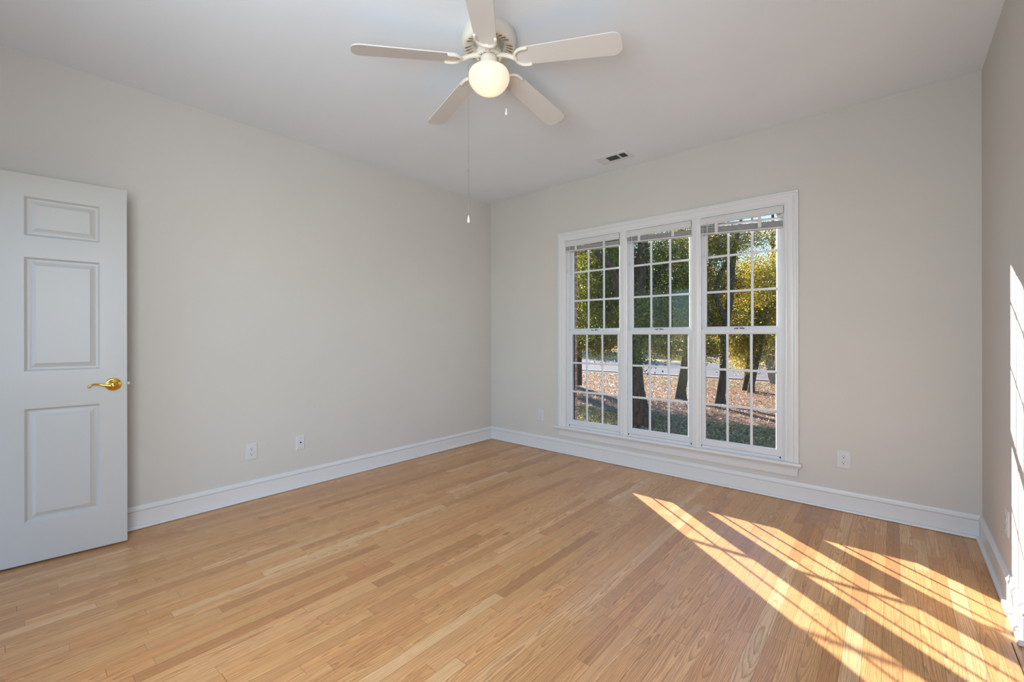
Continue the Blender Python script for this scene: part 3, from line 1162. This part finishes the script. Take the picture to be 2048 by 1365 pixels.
# ---------------------------------------------------------------- ceiling fan
FX, FY = 1.997, -2.112
fan = empty('ceiling_fan', (FX, FY, H))
tag(fan, 'cream five-blade hugger ceiling fan with lit frosted globe and pull chains', 'ceiling fan')
fc = (0, 0, 0)


def fanpart(bm, name, mat, parent=None, **kw):
    return finish(name, bm, mat, parent or fan, **kw)     # coordinates local to the fan centre on the ceiling


ZP = -0.066
bm = bmesh.new()
add_lathe(bm, [(0.139, 0.0), (0.141, -0.003), (0.141, -0.050), (0.139, -0.057), (0.134, -0.063), (0.128, ZP), (0.122, ZP - 0.001), (0.080, ZP + 0.012), (0.074, ZP + 0.020), (0.070, ZP + 0.030), (0.0, ZP + 0.030)], fc, 72, close=False)
housing = fanpart(bm, 'motor_housing', MAT['fan'], smooth=40)
for g in range(5):
    for q in range(5):
        ang = R_(20 + 72 * g + 36 + (q - 2) * 11.5)
        ca, sa = math.cos(ang), math.sin(ang)
        bm = bmesh.new()
        n = 14
        top, bot = [], []
        for k in range(n):
            t = 2 * PI * k / n
            rr = 0.1060 + 0.0185 * math.cos(t)
            ww = (0.0072 if rr > 0.106 else 0.0046) * math.sin(t)
            # height of the cone at this radius
            zz = ZP - 0.001 + 0.013 * max(0.0, (0.122 - rr) / 0.042) - 0.0008
            top.append(bm.verts.new((rr * ca - ww * sa, rr * sa + ww * ca, zz)))
            bot.append(bm.verts.new((rr * ca - ww * sa, rr * sa + ww * ca, zz + 0.003)))
        bm.faces.new(top)
        bm.faces.new(bot)
        for k in range(n):
            j = (k + 1) % n
            bm.faces.new((top[k], top[j], bot[j], bot[k]))
        o = fanpart(bm, 'vent_slot', MAT['tan'], housing)
        if g == 0 and q == 0:
            pass
bm = bmesh.new()
add_lathe(bm, [(0.0, ZP + 0.028), (0.058, ZP + 0.028), (0.058, ZP - 0.020), (0.067, ZP - 0.024), (0.067, -0.112), (0.063, -0.117), (0.052, -0.117), (0.047, -0.108), (0.0, -0.108)], fc, 48, close=False)
for k in range(10):
    a = R_(20 + 36 * k + 9)
    add_lathe(bm, [(0.0, -0.1205), (0.0045, -0.120), (0.005, -0.116)], (0.055 * math.cos(a), 0.055 * math.sin(a), 0), 10)
fanpart(bm, 'flywheel', MAT['fan'], smooth=35)
bm = bmesh.new()
add_lathe(bm, [(0.0, -0.095), (0.022, -0.095), (0.022, -0.108), (0.040, -0.110), (0.0435, -0.114), (0.0440, -0.160), (0.0455, -0.163), (0.0455, -0.170), (0.054, -0.173), (0.056, -0.178), (0.056, -0.184), (0.0, -0.184)], fc, 48, close=False)
sh = fanpart(bm, 'switch_housing', MAT['fan'], smooth=35)
# glass globe
prof = [(0.052, -0.172), (0.066, -0.174), (0.084, -0.179), (0.097, -0.188), (0.1035, -0.200), (0.1060, -0.213), (0.1055, -0.226), (0.1005, -0.242), (0.092, -0.256), (0.080, -0.271), (0.066, -0.283), (0.048, -0.292), (0.026, -0.297), (0.0, -0.2985)]
inner = [(max(0.0, r - 0.003), z + 0.003 if r < 0.09 else z) for r, z in reversed(prof)]
bm = bmesh.new()
add_lathe(bm, prof, fc, 64, close=False)
globe = fanpart(bm, 'lamp_globe', MAT['globe'], smooth=180)
part_label(globe, 'lit frosted glass globe')
bl = bpy.data.lights.new('bulb', 'POINT')
bl.energy = BULB_POWER
bl.color = (1.0, 0.80, 0.52)
bl.shadow_soft_size = 0.03
blo = bpy.data.objects.new('bulb', bl)
blo.parent = fan
blo.location = (0, 0, -0.255)
C.objects.link(blo)

PITCH = R_(12)
ZB = -0.128
DROOP = R_(5.2)
R0, R1 = 0.150, 0.672


def blade_outline():
    pts = []
    # root end: rounded, r = R0; widths grow to the tip
    def hw(r):
        return 0.0535 + (0.0655 - 0.0535) * (r - R0) / (R1 - R0)
    cr = 0.045
    for k in range(9):          # root semicircle-like end
        t = PI / 2 + PI * k / 8
        pts.append((R0 + 0.040 + 0.040 * math.cos(t), hw(R0) * math.sin(t)))
    n = 8
    for k in range(n + 1):      # tip lower corner
        t = -PI / 2 + (PI / 2) * k / n
        pts.append((R1 - cr + cr * math.cos(t), -hw(R1) + cr + cr * math.sin(t)))
    for k in range(n + 1):
        t = (PI / 2) * k / n
        pts.append((R1 - cr + cr * math.cos(t), hw(R1) - cr + cr * math.sin(t)))
    return pts


bo = blade_outline()
rot_p = Matrix.Rotation(DROOP, 4, 'Y') @ Matrix.Rotation(-PITCH, 4, 'X')
for g in range(5):
    a = R_(21 + 72 * g)
    bm = bmesh.new()
    t = 0.0055
    up_ = [bm.verts.new((x, y, t / 2)) for x, y in bo]
    dn_ = [bm.verts.new((x, y, -t / 2)) for x, y in bo]
    bm.faces.new(up_)
    bm.faces.new(list(reversed(dn_)))
    for k in range(len(bo)):
        j = (k + 1) % len(bo)
        bm.faces.new((up_[k], dn_[k], dn_[j], up_[j]))
    bm.transform(rot_p)
    bl_ = finish('fan_blade', bm, MAT['blade'], fan, loc=(0, 0, ZB), rot=(0, 0, a), bevel=0.0012)
    # blade arm: rod from the flywheel down to a U-shaped clasp under the blade root
    bm = bmesh.new()
    add_tube(bm, [(0.048, 0, -0.107 - ZB), (0.066, 0, -0.113 - ZB), (0.085, 0, -0.118 - ZB), (0.105, 0, -0.126 - ZB), (0.124, 0, -0.137 - ZB), (0.142, 0, -0.147 - ZB), (0.152, 0, -0.149 - ZB)],
             [0.013, 0.013, 0.0120, 0.0110, 0.0110, 0.0115, 0.009], 14)
    U = []
    for k in range(21):
        tt = PI / 2 + PI * k / 20
        U.append((R0 + 0.044 + 0.050 * math.cos(tt), 0.050 * math.sin(tt)))
    U = [(R0 + 0.062, 0.050)] + U + [(R0 + 0.062, -0.050)]
    bm2 = bmesh.new()
    add_tube(bm2, [(x, y, -0.008) for x, y in U], 0.0078, 12)
    for s in (1, -1):
        bmesh.ops.create_uvsphere(bm2, u_segments=10, v_segments=8, radius=0.009, matrix=Matrix.Translation((R0 + 0.064, s * 0.050, -0.006)))
    bm2.transform(rot_p)
    me2 = bpy.data.meshes.new('tmp')
    bm2.to_mesh(me2)
    bm2.free()
    bm.from_mesh(me2)
    bpy.data.meshes.remove(me2)
    finish('blade_arm', bm, MAT['fan'], fan, loc=(0, 0, ZB), rot=(0, 0, a), smooth=50)


def rt(a_, b_):       # offset along the view's right and forward directions
    return (RT * a_ + FW * b_)


for k, (ra, fb, zt, zbm, nm) in enumerate([(-0.1015, -0.045, -0.150, -0.940, 0), (0.088, 0.062, -0.150, -0.345, 1)]):
    v = rt(ra, fb)
    s_ = v.normalized() * 0.044
    bm = bmesh.new()
    path = [(s_.x, s_.y, zt), (v.x * 0.8, v.y * 0.8, zt - 0.010), (v.x, v.y, zt - 0.035), (v.x, v.y, zbm)]
    add_tube(bm, path, 0.0011, 6)
    # beads of the chain
    zc = zt - 0.05
    while zc > zbm:
        bmesh.ops.create_icosphere(bm, subdivisions=1, radius=0.0017, matrix=Matrix.Translation((v.x, v.y, zc)))
        zc -= 0.0065
    ch = finish('pull_chain', bm, MAT['chain'], fan, smooth=60)
    bm = bmesh.new()
    add_lathe(bm, [(0.0, zbm + 0.004), (0.003, zbm), (0.0042, zbm - 0.010), (0.0068, zbm - 0.024), (0.0070, zbm - 0.030), (0.0045, zbm - 0.034), (0.0, zbm - 0.0345)], (v.x, v.y, 0), 16, close=False)
    pl = finish('pull_knob', bm, MAT['fan'], ch, smooth=50)
    if nm == 0:
        bm = bmesh.new()
        add_lathe(bm, [(0.0, -0.705), (0.0028, -0.706), (0.0028, -0.716), (0.0, -0.717)], (v.x, v.y, 0), 10, close=False)
        finish('chain_connector', bm, MAT['steel'], ch, smooth=50)

# ================================================================= outside
GZ = -0.60
bm = bmesh.new()
gx0, gx1, gy0, gy1 = -90, 60, 0.205, 130
vv = [bm.verts.new(q) for q in ((gx0, gy0, GZ), (gx1, gy0, GZ), (gx1, gy1, GZ), (gx0, gy1, GZ))]
bm.faces.new(vv)
tag(finish('lawn', bm, MAT['ground']), 'shaded grass and leaf-strewn yard outside the window', 'yard', kind='structure')
bm = bmesh.new()
ang = R_(6)
add_box(bm, (-80, 16.2, GZ - 0.02), (50, 26.3, GZ + 0.02))
tag(finish('street', bm, MAT['asphalt'], rot=(0, 0, 0)), 'grey asphalt street beyond the leafy yard', 'street', kind='structure')
bm = bmesh.new()
add_box(bm, (-80, 32.5, GZ - 0.02), (50, 37.5, GZ + 0.03))
tag(finish('driveway', bm, MAT['concrete']), 'pale concrete lot beyond the yellow verge across the street', 'driveway', kind='structure')
bm = bmesh.new()
add_box(bm, (-80, 15.95, GZ - 0.02), (50, 16.2, GZ + 0.05))
tag(finish('kerb', bm, MAT['concrete']), 'pale kerb along the near side of the street', 'kerb', kind='structure')


def leaf_mesh(name, centers, size, rng, mat, parent=None, flat=False, size_var=0.35):
    """many small folded leaves as one mesh"""
    n = len(centers)
    s = size * (1 + size_var * (rng.random(n) - 0.5) * 2)
    nrm = rng.normal(size=(n, 3))
    nrm[:, 2] += 0.35
    if flat:
        nrm = rng.normal(size=(n, 3)) * 0.55
        nrm[:, 2] = 1.0
    nrm /= np.linalg.norm(nrm, axis=1)[:, None]
    t = rng.normal(size=(n, 3))
    t -= nrm * (t * nrm).sum(1)[:, None]
    t /= np.linalg.norm(t, axis=1)[:, None]
    b = np.cross(nrm, t)
    P = np.empty((n, 4, 3))
    P[:, 0] = centers - t * s[:, None]
    P[:, 1] = centers + b * (s * 0.48)[:, None] + nrm * (s * 0.12)[:, None]
    P[:, 2] = centers + t * s[:, None]
    P[:, 3] = centers - b * (s * 0.48)[:, None] + nrm * (s * 0.12)[:, None]
    F = np.empty((n, 6), dtype=np.int32)
    base = np.arange(n) * 4
    F[:, 0] = base; F[:, 1] = base + 1; F[:, 2] = base + 2
    F[:, 3] = base; F[:, 4] = base + 2; F[:, 5] = base + 3
    me = bpy.data.meshes.new(name)
    me.vertices.add(n * 4)
    me.vertices.foreach_set('co', P.reshape(-1).astype(np.float32))
    me.loops.add(n * 6)
    me.loops.foreach_set('vertex_index', F.reshape(-1))
    me.polygons.add(n * 2)
    me.polygons.foreach_set('loop_start', np.arange(n * 2, dtype=np.int32) * 3)
    me.polygons.foreach_set('loop_total', np.full(n * 2, 3, dtype=np.int32))
    me.update(calc_edges=True)
    me.validate()
    me.materials.append(mat)
    o = bpy.data.objects.new(name, me)
    C.objects.link(o)
    if parent is not None:
        o.parent = parent
        o.matrix_parent_inverse = Matrix.Translation(parent.location).inverted()
    return o


def crown_points(rng, clusters, n, spread):
    """clusters: list of (x, y, z, rx, ry, rz, weight); leaves gather in small twigs"""
    w = np.array([c[6] for c in clusters], float)
    w /= w.sum()
    out = []
    for c, f in zip(clusters, w):
        k = max(8, int(n * f / 26))
        d = rng.normal(size=(k, 3))
        d /= np.linalg.norm(d, axis=1)[:, None]
        r = rng.random(k) ** 0.45
        tw = np.array(c[:3]) + d * r[:, None] * np.array(c[3:6])
        pts = np.repeat(tw, 26, axis=0)
        pts = pts + rng.normal(size=pts.shape) * spread
        out.append(pts)
    return np.concatenate(out)


def open_to_sun(pts):
    """the photograph shows clean sun patches indoors: no branch grows across the line from the sun to the window"""
    k = pts[:, 1] / -sun_travel.y
    x = pts[:, 0] + sun_travel.x * k
    z = pts[:, 2] + sun_travel.z * k
    return ~((x > 0.85) & (x < 3.15) & (z > 0.1) & (z < 2.35))


def tree(name, label, base, trunk_paths, clusters, n_leaf, leaf, mat_leaf, mat_bark, seed, spread=0.16, group=None, cat='tree'):
    root = empty(name, base)
    tag(root, label, cat, group)
    rng = np.random.default_rng(seed)
    bm = bmesh.new()
    for path, rad in trunk_paths:
        add_tube(bm, path, rad, 12)
    o = finish('trunk', bm, mat_bark, root, smooth=60)
    o.matrix_parent_inverse = Matrix.Translation(root.location).inverted()
    pts = crown_points(rng, clusters, n_leaf, spread)
    pts = pts[pts[:, 2] > GZ + 0.25]
    pts = pts[pts[:, 1] > 1.0]
    pts = pts[open_to_sun(pts)]
    leaf_mesh('foliage', pts, leaf, rng, mat_leaf, root)
    return root


def at(px, py, depth):
    """world point seen at a photograph pixel at a distance along the view axis (used only to measure positions)"""
    x = (px - 1024) / 883.24
    y = (672.8 - py) / 883.24
    return CAM + (FW + R2 * x + U2 * y) * depth


def gpt(px, py):
    dpt = (CAM.z - GZ) / ((py - 672.8) / 883.24)
    p = at(px, py, dpt)
    p.z = GZ
    return p, dpt


def P3(px, py, d):
    p = at(px, py, d)
    return (p.x, p.y, p.z)


yard = 'trees in the yard outside the window'
# big dark trunk at the left of the middle window
b1, d1 = gpt(1277, 852)
d = d1
tree('yard_tree', 'wide dark trunk with low hanging deep green crown at the left of the middle window', b1,
     [([P3(1277, 862, d), P3(1278, 820, d), P3(1272, 780, d), P3(1268, 720, d), P3(1272, 640, d), P3(1282, 540, d), P3(1290, 430, d)], [0.30, 0.20, 0.165, 0.15, 0.14, 0.12, 0.08]),
      ([P3(1268, 660, d), P3(1240, 590, d - 0.3), P3(1225, 535, d - 0.4), P3(1190, 505, d - 0.6)], [0.10, 0.08, 0.06, 0.04]),
      ([P3(1275, 620, d), P3(1310, 560, d + 0.3), P3(1350, 500, d + 0.5)], [0.09, 0.07, 0.04])],
     [(*P3(1285, 640, d + 0.4), 1.25, 1.1, 0.45, 1.6), (*P3(1230, 560, d + .8), 1.0, 1.0, 0.8, 1.6), (*P3(1330, 590, d + 0.8), 0.9, 0.9, 0.7, 1.3),
      (*P3(1290, 500, d + .6), 1.3, 1.2, 0.9, 1.6), (*P3(1170, 600, d + .9), 0.9, 0.8, 0.9, 1.3), (*P3(1280, 640, d - 0.7), 0.42, 0.25, 0.55, 0.5), (*P3(1275, 715, d - 0.4), 0.35, 0.25, 0.16, 0.14), (*P3(1190, 480, d + 0.9), 0.8, 0.8, 0.6, 0.7)],
     60000, 0.025, MAT['leaf_green'], MAT['bark_dark'], 11, 0.11, yard)
# leaning trunk at the right of the middle window
b2, d2 = gpt(1362, 799)
d = d2
tree('yard_tree', 'leaning bare lower trunk rising under dark foliage at the right of the middle window', b2,
     [([P3(1361, 806, d), P3(1362, 780, d), P3(1369, 740, d), P3(1374, 690, d), P3(1376, 630, d), P3(1366, 540, d), P3(1360, 440, d)], [0.19, 0.135, 0.125, 0.11, 0.10, 0.09, 0.05]),
      ([P3(1375, 640, d), P3(1340, 570, d), P3(1310, 500, d)], [0.07, 0.05, 0.03])],
     [(*P3(1345, 640, d), 1.2, 1.0, 0.55, 1.5), (*P3(1340, 540, d + 0.5), 1.3, 1.2, 0.9, 1.8), (*P3(1370, 470, d), 1.2, 1.2, 0.8, 1.3), (*P3(1335, 698, d - 0.6), 0.6, 0.3, 0.14, 0.35), (*P3(1385, 600, d + .4), 0.9, 0.9, 0.9, 1)],
     56000, 0.026, MAT['leaf_gold'], MAT['bark_dark'], 12, 0.12, yard)
# forked trunk in the right window
b3, d3 = gpt(1441, 809)
d = d3
tree('yard_tree', 'dark forked trunk with golden leaves at the left of the right window', b3,
     [([P3(1440, 816, d), P3(1441, 790, d), P3(1447, 750, d), P3(1448, 700, d), P3(1450, 660, d), P3(1460, 600, d), P3(1464, 540, d), P3(1470, 490, d), P3(1482, 440, d)], [0.17, 0.115, 0.105, 0.10, 0.10, 0.09, 0.075, 0.06, 0.04]),
      ([P3(1452, 645, d), P3(1430, 590, d), P3(1440, 550, d), P3(1462, 510, d)], [0.075, 0.065, 0.06, 0.05]),
      ([P3(1432, 590, d), P3(1452, 570, d - .2), P3(1475, 560, d - .3)], [0.035, 0.03, 0.02]),
      ([P3(1448, 680, d), P3(1420, 640, d + .2), P3(1400, 560, d + .4)], [0.06, 0.05, 0.03])],
     [(*P3(1430, 640, d + 0.6), 0.9, 0.9, 0.6, 1.2), (*P3(1425, 560, d + 0.7), 0.9, 1.0, 0.7, 1.2), (*P3(1500, 560, d + 0.9), 0.9, 0.9, 0.8, 1.2), (*P3(1480, 480, d + 0.4), 0.9, 0.9, 0.42, 0.8), (*P3(1435, 500, d), 0.55, 0.6, 0.42, 0.5),
      (*P3(1420, 700, d - 0.4), 0.35, 0.4, 0.22, 0.25)],
     46000, 0.026, MAT['leaf_gold'], MAT['bark_dark'], 13, 0.12, yard)
# two trunks and a full bright crown at the right
b4, d4 = gpt(1493, 782)
d = d4
tree('yard_tree', 'pair of close dark trunks under a full sunlit yellow-green crown, centre of the right window', b4,
     [([P3(1492, 788, d), P3(1494, 768, d), P3(1500, 730, d), P3(1506, 690, d), P3(1516, 650, d), P3(1520, 590, d)], [0.17, 0.125, 0.12, 0.11, 0.09, 0.05]),
      ([P3(1502, 792, d - 0.6), P3(1503, 770, d - 0.6), P3(1511, 735, d - .5), P3(1522, 690, d - .4), P3(1532, 640, d - .3)], [0.12, 0.09, 0.08, 0.07, 0.05])],
     [(*P3(1495, 690, d), 0.75, 0.9, 0.85, 1.2), (*P3(1480, 650, d), 0.9, 1.0, 0.9, 1.4), (*P3(1520, 620, d + 0.5), 1.5, 1.2, 0.9, 2.0), (*P3(1530, 560, d + 0.5), 1.4, 1.2, 0.9, 1.8), (*P3(1485, 600, d + .3), 1.0, 1.0, 0.8, 1.4),],
     80000, 0.029, MAT['leaf_gold'], MAT['bark_dark'], 14, 0.14, yard)
# pale multi-stem tree
b5, d5 = gpt(1546, 769)
d = d5
stems = []
for (dx, tx, ty, r0) in ((-2, 1524, 650, 0.07), (0, 1540, 610, 0.085), (2, 1556, 600, 0.08), (3, 1562, 640, 0.06), (-1, 1532, 690, 0.05)):
    stems.append(([P3(1546 + dx, 772, d), P3(1546 + dx + (tx - 1546) * 0.35, 740, d + 0.1), P3(1546 + (tx - 1546) * 0.7, 705, d), P3(tx, ty, d)], [r0, r0 * 0.85, r0 * 0.6, r0 * 0.25]))
tree('yard_tree', 'pale smooth multi-stemmed small tree at the right edge of the right window', b5, stems,
     [(*P3(1545, 660, d + .3), 0.9, 0.8, 0.7, 1.0), (*P3(1570, 600, d + .5), 1.3, 1.0, 1.2, 1.6)],
     28000, 0.030, MAT['leaf_grey'], MAT['bark_pale'], 15, 0.15, yard)
# tree in the left window
b6 = Vector(at(1180, 760, 12.5)); b6.z = GZ
d = 13.5
tree('yard_tree', 'bright yellow-green tree filling the left window, hanging to the road', b6,
     [([P3(1150, 770, d), P3(1152, 700, d), P3(1160, 600, d), P3(1190, 500, d), P3(1200, 420, d)], [0.22, 0.18, 0.16, 0.12, 0.08]),
      ([P3(1160, 600, d), P3(1210, 540, d), P3(1240, 500, d)], [0.10, 0.08, 0.05])],
     [(*P3(1180, 620, d), 1.3, 1.2, 1.1, 2.0), (*P3(1215, 560, d), 1.3, 1.2, 1.0, 1.8), (*P3(1190, 500, d), 1.4, 1.2, 0.9, 1.5), (*P3(1200, 680, d - 0.5), 1.0, 0.9, 0.45, 1.1), (*P3(1160, 560, d), 1.1, 1, 1.2, 1.4), (*P3(1150, 480, d), 1.1, 1, 0.9, 1)],
     84000, 0.029, MAT['leaf_gold'], MAT['bark_dark'], 16, 0.14, yard)
# broad tree at the very left whose shade reaches the lawn
b8 = Vector((-8.0, 12.0, GZ))
tree('yard_tree', 'broad dark tree half hidden at the extreme left of the left window, shading the lawn', b8,
     [([(-8, 12, GZ - 0.05), (-8.05, 12, 0.8), (-7.9, 12.1, 2.5), (-8.0, 12, 5)], [0.26, 0.2, 0.17, 0.08])],
     [(-8.0, 12, 2.6, 2.6, 1.5, 1.1, 2.2), (-8.3, 12, 4.3, 2.3, 1.6, 1.2, 2), (-6.7, 12.2, 3.6, 1.5, 1.2, 1.0, 1)],
     16000, 0.045, MAT['leaf_green'], MAT['bark_dark'], 18, 0.16, yard)
# bare thin tree against the sky
d = 20.0
b7 = Vector(at(1546, 700, d)); b7.z = GZ
tree('bare_tree', 'thin bare trunk standing against the blue sky, top right panes', b7,
     [([P3(1546, 760, d), P3(1546, 600, d), P3(1546, 480, d), P3(1545, 400, d)], [0.16, 0.12, 0.08, 0.05]),
      ([P3(1546, 500, d), P3(1530, 460, d), P3(1515, 430, d)], [0.04, 0.02, 0.01]),
      ([P3(1546, 520, d), P3(1558, 480, d), P3(1566, 440, d)], [0.04, 0.02, 0.01])],
     [(*P3(1555, 470, d), 0.9, 0.8, 0.5, 1.0)], 1500, 0.045, MAT['leaf_grey'], MAT['bark_dark'], 17, 0.2)

# far row beyond the street
far = [(1106, 41, 2.9, 9.0, 'leaf_green', 'tall far tree across the street at the left edge of the left window'),
       (1198, 40, 2.9, 7.2, 'leaf_grey', 'far olive tree across the street, seen in the left window'),
       (1290, 42, 2.9, 7.6, 'leaf_green', 'far dark tree across the street behind the wide dark trunk'),
       (1380, 41, 2.9, 7.2, 'leaf_grey', 'far olive tree across the street beside the second mullion'),
       (1470, 43, 2.9, 6.6, 'leaf_green', 'far dark tree across the street behind the forked trunk'),
       (1558, 45, 3.0, 6.2, 'leaf_grey', 'far olive tree across the street at the right edge of the window')]
for k, (px, dd_, rr, hh, mt, lab) in enumerate(far):
    dd_, rr, hh = dd_ * 1.28, rr * 1.15, hh * 1.25
    b = Vector(at(px, 700, dd_)); b.z = GZ
    x, y = b.x, b.y
    cl = [(x, y, GZ + hh * 0.5, rr * 0.8, rr * 0.6, hh * 0.42, 2), (x - rr * 0.3, y - 0.5, GZ + hh * 0.3, rr * 0.7, rr * 0.5, hh * 0.28, 1.4), (x + rr * 0.3, y - 0.5, GZ + hh * 0.34, rr * 0.7, rr * 0.5, hh * 0.3, 1.4)]
    tree('distant_tree', lab, b, [([(x, y, GZ), (x + 0.1, y, GZ + hh * 0.5), (x, y, GZ + hh * 0.85)], [0.3, 0.22, 0.08])], cl, 17000, 0.13, MAT[mt], MAT['bark_dark'], 40 + k, 0.4, 'far trees across the street')
# shrubs across the street
for k, (px, dd_, rr, mt, lab) in enumerate([(1428, 39.0, 0.9, 'leaf_red', 'low reddish shrub beside the yellow verge, behind the forked trunk'), (1412, 41.0, 1.4, 'leaf_green', 'rounded green shrub across the street, left of the reddish shrub'),
                                            (1300, 45.0, 1.6, 'leaf_green', 'dark shrub across the street in the middle window'), (1195, 44.0, 1.7, 'leaf_green', 'dark shrub across the street in the left window')]):
    b = Vector(at(px, 700, dd_)); b.z = GZ
    tree('shrub', lab, b, [([(b.x, b.y, GZ), (b.x, b.y, GZ + rr * 0.6)], [0.06, 0.03])], [(b.x, b.y, GZ + rr * 0.5, rr, rr * 0.8, rr * 0.5, 1)], 4000, 0.07, MAT[mt], MAT['bark_dark'], 70 + k, 0.12, None, 'shrub')

# fallen leaves over the yard
rng = np.random.default_rng(5)
n = 46000
x = rng.uniform(-9, 5, n)
y = rng.uniform(4.8, 15.2, n) ** 1.0
keep = (rng.random(n) < np.clip((y - 4.8) / 2.2, 0.08, 1.0)) & (np.abs(x - (1.5 - y * 0.35)) < 6.5)
pts = np.stack([x, y, GZ + 0.012 + 0.02 * rng.random(n)], 1)[keep]
lv = leaf_mesh('fallen_leaves', pts, 0.024, rng, MAT['leaf_dry'], None, flat=True)
tag(lv, 'brown fallen leaves scattered over the yard under the trees', 'leaf litter', kind='stuff')
# short grass blades near the house
n = 30000
x = rng.uniform(-5, 4.5, n)
y = rng.uniform(1.0, 5.9, n)
pts = np.stack([x, y, GZ + 0.015 + 0.02 * rng.random(n)], 1)
gm = leaf_mat('lawn_blade', [(0.0, (0.10, 0.11, 0.055)), (0.5, (0.24, 0.23, 0.12)), (1.0, (0.42, 0.38, 0.23))], 0.12, 0.7)
gr = leaf_mesh('grass', pts, 0.030, rng, gm, None)
tag(gr, 'short grass growing close to the house below the window', 'grass', kind='stuff')
